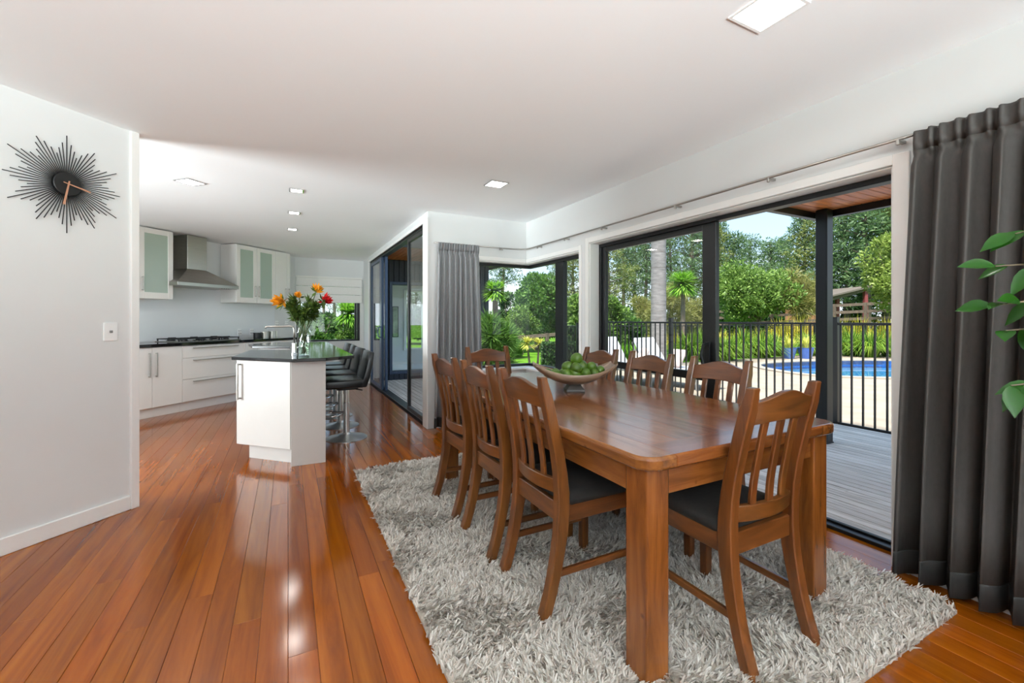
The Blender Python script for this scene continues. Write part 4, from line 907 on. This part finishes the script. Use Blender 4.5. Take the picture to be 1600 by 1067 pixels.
# ------------------------------------------------------------------ planting
def M_leaf(k, *c, t=.35): M[k] = leafmat(k, [tuple(v * .85 for v in sr(*x)[:3]) + (1,) for x in c], t); return M[k]
M_leaf('pine', (64, 92, 60), (92, 124, 80), (122, 148, 94), (104, 130, 100)); M_leaf('pine_olive', (90, 104, 52), (124, 138, 72), (146, 152, 92))
M_leaf('green', (72, 102, 42), (108, 142, 62), (144, 174, 88), (90, 122, 54)); M_leaf('mid', (54, 92, 36), (84, 126, 52), (116, 152, 66)); M_leaf('lime_leaf', (106, 130, 52), (142, 164, 78), (168, 186, 100))
M_leaf('olive', (112, 120, 56), (146, 148, 82), (170, 164, 104)); M_leaf('cord', (96, 150, 40), (130, 184, 56), (170, 208, 90)); M_leaf('flax', (52, 92, 30), (92, 136, 42), (128, 164, 56), (156, 180, 70))
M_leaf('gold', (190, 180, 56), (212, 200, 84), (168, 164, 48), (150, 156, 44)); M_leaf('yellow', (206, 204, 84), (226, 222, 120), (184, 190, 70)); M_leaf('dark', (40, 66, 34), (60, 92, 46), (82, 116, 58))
M['trunk'] = plain('pine_trunk', sr(104, 92, 82), .9, noise=.25, scale=8); M['palm'] = plain('palm_trunk', sr(122, 118, 117), .85, noise=.3, scale=5, stretch=(1, 1, 4))
def crown_pts(g, blobs, per):
    C = []; D = []
    for (c, r) in blobs:
        d = g.normal(size=(per, 3)); d /= np.linalg.norm(d, axis=1, keepdims=True); rad = g.uniform(.55, 1.0, (per, 1)) ** .6
        C.append(np.array(c) + d * rad * np.array(r)); D.append(d + g.normal(size=(per, 3)) * .6 + np.array((0, 0, .25)))
    return np.concatenate(C), np.concatenate(D)
def pine_mesh(seed, mat, H=10, clumps=46, spread=2.6, low=.35, per=100):
    g = np.random.default_rng(seed); t = bpy.data.objects.new('pine_tree', None); COL.objects.link(t)
    mb = MB(); mb.tube([(0, 0, 0), (.1, .05, H * .4), (-.1, 0, H * .75), (0, .1, H * .97)], [.24, .18, .1, .03], 7); blobs = []
    for i in range(clumps):
        h = low + (1 - low) * (i + g.uniform()) / clumps; a = i * 2.4 + g.uniform(-.5, .5); k = math.sin(min(1, (1 - h) * 1.5 + .12) * PI / 2)
        r = spread * k * g.uniform(.25, 1); z = h * H + g.uniform(-.2, .2); blobs.append(((r * math.cos(a), r * math.sin(a), z), (g.uniform(.5, .95), g.uniform(.5, .95), g.uniform(.22, .42))))
        if i % 2 == 0: mb.tube([(0, 0, z - .5), (r * .6 * math.cos(a), r * .6 * math.sin(a), z - .15), (r * math.cos(a), r * math.sin(a), z)], [.06, .04, .015], 5)
    mb.build('trunk', M['trunk'], t); C, D = crown_pts(g, blobs, per); n = len(C)
    npmesh('crown', leaves(g, C, D, g.uniform(.22, .42, n), g.uniform(.05, .1, n)), quads(n), mat, t); return t
PG = 'tall pines behind the garden'
PL = ['slender dark green pine behind the garden', 'broad dense dark green pine behind the garden', 'olive-green pine behind the garden', 'sparse pine with a bare lower trunk behind the garden']
protos = [pine_mesh(21, M['pine'], clumps=44, spread=2.3), pine_mesh(22, M['pine'], clumps=64, spread=3.1, low=.25), pine_mesh(23, M['pine_olive'], clumps=56, spread=2.6, low=.3), pine_mesh(24, M['pine'], clumps=34, spread=2.0, low=.55)]
for i, p in enumerate(protos): tag(p, PL[i], 'tree', PG)
used = set()
rp = random.Random(12)
def pine(px, d, ytop, k, ws=1.0):
    h = 1.2 + (500 - ytop) * d / FPX - ZG; s = h / 10; p = at(px, d, ZG); rz = rp.uniform(0, 6)
    o = protos[k]
    if k in used: o = dup(protos[k], rz=rz)
    used.add(k); o.location = p; o.rotation_euler = (0, 0, rz); o.scale = (s * ws, s * ws, s)
for a in [(1124, 40, 345, 0, .7), (1146, 40, 366, 3, 1.1), (1172, 42, 372, 0, .9), (1205, 44, 376, 3, 1.2), (1228, 42, 372, 0, .9), (1256, 36, 336, 1, .9), (1285, 34, 334, 2, 1.1), (1322, 32, 318, 1, 1.1), (1352, 30, 310, 0, 1.3), (1384, 31, 296, 1, 1.1), (1420, 30, 290, 2, 1.2),
          (950, 34, 372, 2, 1.2), (975, 38, 380, 3), (992, 40, 370, 0, .9), (1010, 37, 372, 3), (1048, 36, 335, 1, .8), (1082, 37, 330, 0, 1.1), (1105, 38, 338, 2, .8), (930, 36, 370, 1, .8), (895, 32, 390, 2, 1.2), (872, 36, 405, 0), (786, 26, 370, 3, .9), (848, 40, 440, 1),
          (505, 34, 420, 3), (522, 30, 410, 3), (534, 32, 400, 0, .8), (480, 36, 430, 0), (556, 34, 420, 3), (745, 34, 420, 0), (810, 44, 455, 1), (650, 40, 430, 1), (690, 42, 430, 1), (620, 36, 430, 0), (1470, 32, 300, 1), (1530, 34, 300, 0), (1620, 36, 320, 1, 1.2), (1730, 38, 310, 2, 1.2), (1850, 40, 300, 1, 1.2), (2000, 42, 320, 1, 1.3)]: pine(*a)
def tree(name, label, px, d, ytop, wpx, mat, per=170, nb=22, L=(.12, .22), Wd=(.06, .1), seed=1, ybot=None, trunk=True, cat='tree', z0=None, flat=1.0, group=None):
    g = np.random.default_rng(seed); top = 1.2 + (500 - ytop) * d / FPX; R = wpx / 2 * d / FPX; base = ZG if z0 is None else z0; bot = base + .1 if ybot is None else 1.2 + (500 - ybot) * d / FPX
    t = thing(name, label, cat, tuple(at(px, d, base)), 0, group); zc = (top + bot) / 2 - base; hz = (top - bot) / 2; blobs = []
    for i in range(nb):
        v = g.normal(size=3); v /= np.linalg.norm(v); rr = g.uniform(.45, .82); rs = g.uniform(.2, .36)
        blobs.append(((v[0] * R * rr, v[1] * R * rr * flat, zc + v[2] * hz * rr), (R * rs * 1.15, R * rs * 1.15, min(hz, R) * rs * 1.1)))
    blobs.append(((0, 0, zc), (R * .5, R * .5 * flat, hz * .55)))
    C, D = crown_pts(g, blobs, per); n = len(C); npmesh('crown', leaves(g, C, D, g.uniform(*L, n), g.uniform(*Wd, n)), quads(n), mat, t)
    if trunk:
        mb = MB().tube([(0, 0, 0), (.03, .02, zc * .5), (0, 0, zc)], [R * .07 + .02, R * .05 + .015, .02], 6)
        for i in range(5): a = 1.3 * i; mb.tube([(0, 0, zc * .4), (R * .4 * math.cos(a), R * .4 * math.sin(a), zc), (R * .6 * math.cos(a), R * .6 * math.sin(a), zc + hz * .4)], [.04, .025, .01], 5)
        mb.build('trunk', M['trunk'], t)
    return t
tree('round_tree', 'dense bright green rounded tree beyond the pool', 1181, 22, 410, 128, M['green'], 330, 46, seed=31, ybot=512)
tree('feathery_shrub', 'feathery olive shrub beside the bright green rounded tree', 1250, 21.2, 420, 74, M['olive'], 300, 22, L=(.2, .4), Wd=(.02, .035), seed=32, ybot=500)
tree('feathery_shrub', 'feathery olive shrub behind the pale palm trunk', 1046, 20, 440, 74, M['olive'], 300, 22, L=(.2, .4), Wd=(.02, .035), seed=33)
tree('feathery_shrub', 'low feathery olive shrub beneath the cabbage palm', 1086, 21, 462, 46, M['olive'], 260, 16, L=(.2, .4), Wd=(.02, .035), seed=34)
tree('feathery_shrub', 'feathery olive shrub between the palm trunk and the leafy bush', 1008, 22, 450, 40, M['olive'], 240, 14, L=(.2, .4), Wd=(.02, .035), seed=35)
tree('leafy_bush', 'bright leafy bush behind the loungers at the door frame', 950, 17.2, 456, 60, M['green'], 320, 22, seed=36)
tree('leafy_bush', 'darker leafy bush behind the loungers', 985, 18, 482, 50, M['mid'], 260, 16, seed=37)
tree('pale_tree', 'yellow-green tree beside the dark curtain edge', 1402, 19, 350, 90, M['lime_leaf'], 260, 30, seed=38, ybot=500)
tree('garden_tree', 'mid green garden tree seen through the corner window', 838, 21, 430, 90, M['mid'], 300, 34, seed=39, ybot=520)
tree('garden_tree', 'bright green garden tree at the window mullion', 872, 22, 452, 60, M['green'], 240, 22, seed=40, ybot=520)
tree('garden_tree', 'slim dark green tree between the cabbage palm and the garden tree', 792, 20, 440, 24, M['pine'], 260, 16, seed=41)
tree('garden_tree', 'low green tree behind the wooden rail fence', 812, 19.5, 478, 66, M['green'], 260, 20, L=(.08, .16), Wd=(.04, .07), seed=42)
tree('garden_tree', 'leafy green tree past the hedge', 900, 18, 455, 50, M['green'], 260, 20, seed=43)
tree('bamboo_clump', 'dense upright green clump beneath the cabbage palm', 773, 7.35, 482, 44, M['mid'], 420, 28, L=(.14, .3), Wd=(.012, .025), seed=44)
tree('garden_bush', 'deep green bush outside the kitchen window', 492, 14, 482, 70, M['mid'], 330, 22, seed=45, L=(.1, .18))
tree('garden_bush', 'green bush under the palm outside the kitchen window', 546, 16, 500, 44, M['green'], 260, 16, seed=46)
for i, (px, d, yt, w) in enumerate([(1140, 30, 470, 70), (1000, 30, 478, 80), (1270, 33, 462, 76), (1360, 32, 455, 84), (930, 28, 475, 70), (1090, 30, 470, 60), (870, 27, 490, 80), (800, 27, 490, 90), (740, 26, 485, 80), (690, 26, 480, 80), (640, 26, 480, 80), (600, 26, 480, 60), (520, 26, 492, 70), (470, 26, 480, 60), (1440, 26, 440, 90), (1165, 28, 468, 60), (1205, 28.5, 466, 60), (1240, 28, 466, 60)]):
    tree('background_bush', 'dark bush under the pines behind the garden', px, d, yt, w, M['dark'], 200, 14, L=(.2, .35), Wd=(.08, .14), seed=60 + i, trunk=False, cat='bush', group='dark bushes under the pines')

def blades(name, label, cat, p, n, H, spread, w, mat, seed, droop=.9, group=None, parent=None, z0=0.0, part='blades'):
    g = np.random.default_rng(seed); t = parent or thing(name, label, cat, tuple(p), 0, group)
    a = g.uniform(0, 2 * PI, n); r0 = g.uniform(0, spread * .25, n); L = H * g.uniform(.7, 1.15, n); le = g.uniform(.15, 1.0, n) * spread
    d = np.stack([np.cos(a), np.sin(a)], 1); s = np.stack([-d[:, 1], d[:, 0]], 1); rows = []
    for u, k in ((0, 1), (.35, 1), (.7, .8), (1, .08)):
        out = r0 + le * u ** 1.7; z = z0 + L * (u - droop * .42 * (le / spread) * u ** 3)
        c = np.stack([d[:, 0] * out, d[:, 1] * out, z], 1); o = np.concatenate([s * w * k / 2, np.zeros((n, 1))], 1); rows += [c - o, c + o]
    V = np.stack(rows, 1).reshape(-1, 3); b = np.arange(n)[:, None] * 8; Fq = np.concatenate([b + np.array([0, 1, 3, 2]), b + np.array([2, 3, 5, 4]), b + np.array([4, 5, 7, 6])])
    npmesh(part, V, Fq, mat, t); return t
GG = 'tall flax grasses along the pool'
for i, (px, d) in enumerate([(1132, 14.4), (1160, 15.3), (1190, 15.4), (1212, 16.2), (1104, 14.4), (1078, 14.2), (1262, 16.3), (1330, 16.4), (1360, 15.6), (1392, 15.9), (1420, 15.4), (1298, 16.4)]):
    blades('flax_clump', 'tall arching green flax grass in front of the far pool fence', 'plant', at(px, d, ZP if d < 19 else ZG), 480, 1.05 + .3 * ((i * 37) % 10) / 10, 1.1, .024, M['flax'], 100 + i, 2.3, group=GG)
for i, (px, d) in enumerate([(1125, 17.6), (1160, 17.8), (1190, 18), (1222, 18.2), (1250, 18.6), (1312, 18.2), (1345, 18.6), (1385, 18), (1090, 17.5), (1060, 17.5)]):
    blades('golden_tussock', 'golden tussock grass rising behind the far pool fence', 'plant', at(px, d + .7, ZG), 420, (1.25 if i < 3 or i > 7 else 1.8), 1.2, .026, M['gold'], 130 + i, 1.9, group='golden tussocks behind the far pool fence')
for i, (px, d) in enumerate([(993, 13), (975, 13.4), (1012, 13.5)]):
    blades('strap_plant', 'bright green strap-leaved plant between the loungers', 'plant', at(px, d, ZG), 120, .8, .55, .05, M['cord'], 160 + i, group='strap-leaved plants behind the loungers')
for i, (px, d) in enumerate([(782, 16.6), (796, 16.2), (810, 16.8), (770, 16.8)]):
    blades('strap_plant', 'dark green strap-leaved plant along the wooden rail fence', 'plant', at(px, d, ZG), 170, .8, .6, .05, M['mid'], 170 + i, group='strap-leaved plants at the lawn edge')
# cabbage palms: trunk and a spiky head of sword leaves
def spiky(name, label, px, d, yhead, rpx, mat, trunk_r, seed, n=260, w=.05, ground=ZG, lean=0, trunkmat=None):
    g = np.random.default_rng(seed); zc = 1.2 + (500 - yhead) * d / FPX - ground; R = rpx * d / FPX; t = thing(name, label, 'tree' if R > .5 else 'plant', tuple(at(px, d, ground)))
    MB().tube([(lean, 0, 0), (lean * .4, 0, zc * .5), (0, 0, zc)], [trunk_r * 1.2, trunk_r, trunk_r * .8], 7).build('trunk', trunkmat or M['trunk'], t)
    dv = g.normal(size=(n, 3)); dv[:, 2] = 0; dv /= np.linalg.norm(dv, axis=1, keepdims=True); dv[:, 2] = g.uniform(-.75, 1.9, n); dv /= np.linalg.norm(dv, axis=1, keepdims=True); s = np.cross(dv, np.array((0, 0, 1.))); s /= np.linalg.norm(s, axis=1, keepdims=True)
    L = R * g.uniform(.8, 1.1, n)[:, None]; c0 = np.array((0, 0, zc)); rows = []
    for u, k in ((0, .7), (.5, 1), (1, .05)):
        c = c0 + dv * L * u - np.array((0, 0, 1)) * L * .18 * u * u; rows += [c - s * w * k / 2, c + s * w * k / 2]
    V = np.stack(rows, 1).reshape(-1, 3); b = np.arange(n)[:, None] * 6; npmesh('leaf_head', V, np.concatenate([b + np.array([0, 1, 3, 2]), b + np.array([2, 3, 5, 4])]), mat, t); return t
spiky('cabbage_palm', 'bright cabbage palm with a spiky head behind the pool fence', 1067, 18, 444, 29, M['cord'], .1, 200, 620, .085)
spiky('cabbage_palm', 'cabbage palm beside the clad wing seen through the corner window', 774, 7.55, 455, 23, M['cord'], .06, 201, 520, .045)
spiky('cabbage_palm', 'drooping cabbage palm outside the kitchen window', 545, 16, 490, 27, M['cord'], .1, 202, 560, .075)
spiky('yellow_cordyline', 'yellow spiky cordyline on a thin stem, the shorter leaning one', 824, 11.6, 536, 17, M['yellow'], .03, 203, 90, .035, lean=.12)
spiky('yellow_cordyline', 'yellow spiky cordyline on a thin straight stem', 842, 11.8, 537, 15, M['yellow'], .03, 204, 90, .035, lean=-.06)
# palm trunk
pp = at(1029, 11.2, ZG); pm = thing('palm_tree', 'tall palm with a smooth pale ringed trunk', 'tree', tuple(pp))
pts = [(0, 0, z) for z in np.linspace(0, 6.5, 40)]; rad = [.185 + .006 * (k % 3 == 0) + .02 * math.exp(-k / 6) for k in range(40)]
MB().tube(pts, rad, 18).build('trunk', M['palm'], pm, smooth=True)
for k in range(16):
    zr = .25 + k * .23 + .05 * math.sin(k * 2.3); mb = MB().tube([(0, 0, zr), (0, 0, zr + .007)], .189, 18); mb.build('ring', M['trunk'], pm)
g = np.random.default_rng(7)
for k in range(9):
    a = k * .7; P = [np.array((math.cos(a) * r, math.sin(a) * r, 6.5 + 1.0 * math.sin(u * 2.4))) for u, r in ((0, 0), (.3, .7), (.6, 1.5), (1, 2.3), (1.3, 2.8))]
    fr_ = MB().tube(P, [.03, .025, .02, .012, .005], 5).build('frond', M['stem'], pm); n = 60; tt = g.uniform(.1, 1, n); i0 = np.minimum((tt * 4).astype(int), 3); f = tt * 4 - i0; PA = np.array(P); C = PA[i0] * (1 - f)[:, None] + PA[i0 + 1] * f[:, None]
    D = np.array((-math.sin(a), math.cos(a), -.3)) * np.where(np.arange(n) % 2, 1, -1)[:, None] + np.array((math.cos(a), math.sin(a), 0)) * .5; npmesh('leaflets', leaves(g, C, D, .6, .04), quads(n), M['mid'], fr_)
# clipped hedge
hp = at(878, 11.3, ZG); hd = thing('clipped_hedge', 'dark clipped box hedge beside the lawn', 'hedge', tuple(hp), -YAW)
g = np.random.default_rng(77); n = 5200; C = np.stack([g.uniform(-.5, .75, n), g.uniform(-.3, .3, n), g.uniform(0, .84, n)], 1); ax = g.integers(0, 3, n); sgn = g.integers(0, 2, n)
C[:, 0] = np.where(ax == 0, np.where(sgn, .75, -.5), C[:, 0]); C[:, 1] = np.where(ax == 1, np.where(sgn, .3, -.3), C[:, 1]); C[:, 2] = np.where(ax == 2, .84, C[:, 2])
npmesh('foliage', leaves(g, C, g.normal(size=(n, 3)), .07, .035), quads(n), M['dark'], hd); MB().box(-.46, .71, -.26, .26, 0, .8).build('core', plain('hedge_core', sr(30, 44, 24), .9, noise=.3), hd)
# blue pots
M['blue'] = plain('blue_glaze', sr(70, 104, 176), .25, noise=.1, scale=6)
for px, lb in ((1232, 'blue glazed pot with a spiky yellow plant, nearer the tall green grasses'), (1259, 'blue glazed pot with a spiky yellow plant, beside the verandah post')):
    p = at(px, 15.0, ZP); t = thing('potted_plant', lb, 'potted plant', tuple(p)); MB().lathe([(0, 0), (.17, 0), (.25, .36), (.26, .38), (.23, .38), (.21, .32), (0, .32)], seg=20).build('pot', M['blue'], t)
    blades('', '', '', p, 70, .5, .4, .025, M['yellow'], px, .9, parent=t, z0=.32, part='leaves')
# paddock rail fences
M['rail'] = plain('weathered_rail', sr(92, 80, 70), .9, noise=.25, scale=10)
def railfence(label, pts, zs, nrails, drop, post_h):
    p0 = pts[0]; t = thing('rail_fence', label, 'fence', (p0.x, p0.y, ZG))
    for k in range(len(pts) - 1):
        a, b = pts[k] - p0, pts[k + 1] - p0
        for j in range(nrails): MB().bar((a.x, a.y, zs[k] - ZG - j * drop), (b.x, b.y, zs[k + 1] - ZG - j * drop), .04, .14).build('rail', M['rail'], t)
    for k, p in enumerate(pts): q_ = p - p0; MB().box(-.06, .06, -.06, .06, 0, zs[k] - ZG + .08).build('post', M['rail'], t, loc=(q_.x, q_.y, 0))
xs = np.linspace(1060, 1450, 9); railfence('weathered wooden rail fence behind the golden grasses', [at(x, 26 - 6 * (x - 1060) / 390) for x in xs], [1.2 + (500 - (490 - 20 * (x - 1060) / 390)) * (26 - 6 * (x - 1060) / 390) / FPX for x in xs], 3, .36, 1)
xs = np.linspace(735, 935, 6); railfence('weathered wooden rail fence behind the strap-leaved plants', [at(x, 18) for x in xs], [1.2 - (33 - 12 * (x - 735) / 150) * 18 / FPX for x in xs], 2, .42, 1)
# open shed with red posts
M['redpost'] = plain('red_oxide_timber', sr(120, 52, 54), .7, noise=.15, scale=10); M['tin_roof'] = plain('shed_roof', sr(92, 84, 76), .6, noise=.1, scale=6)
sp_ = at(1322, 27, ZG); sh = thing('open_shed', 'open timber shed with dark red posts beyond the rail fence', 'shed', tuple(sp_), -YAW)
MB().sweep([[(x, y, z) for x, z in ((-1.9, 2.75), (1.0, 3.45), (1.0, 3.55), (-1.9, 2.85))] for y in (-.8, 2.5)]).build('roof', M['tin_roof'], sh)
MB().sweep([[(x, y, z) for x, z in ((-1.8, 2.5), (.9, 3.25), (.9, 3.42), (-1.8, 2.72))] for y in (-.6, -.5)]).build('beam', M['rail'], sh)
for x, y in ((.75, -.55), (-.1, .6), (-.5, 1.2), (-.9, 1.8), (-1.6, -.55)): MB().box(-.09, .09, -.09, .09, 0, 2.72 + (x + 1.9) * .24 - .02).build('post', M['redpost'], sh, loc=(x, y, 0))
pf = at(1258, 25, ZG); o = thing('paling_fence', 'short run of brown vertical palings behind the shrubs', 'fence', tuple(pf), -YAW)
for k in range(11): MB().box(-.09, .09, -.012, .012, 0, 2.05).build('paling', plain('paling_brown', sr(138, 98, 66), .85, noise=.2) if k == 0 else bpy.data.materials['paling_brown'], o, loc=((k - 5) * .21, 0, 0))
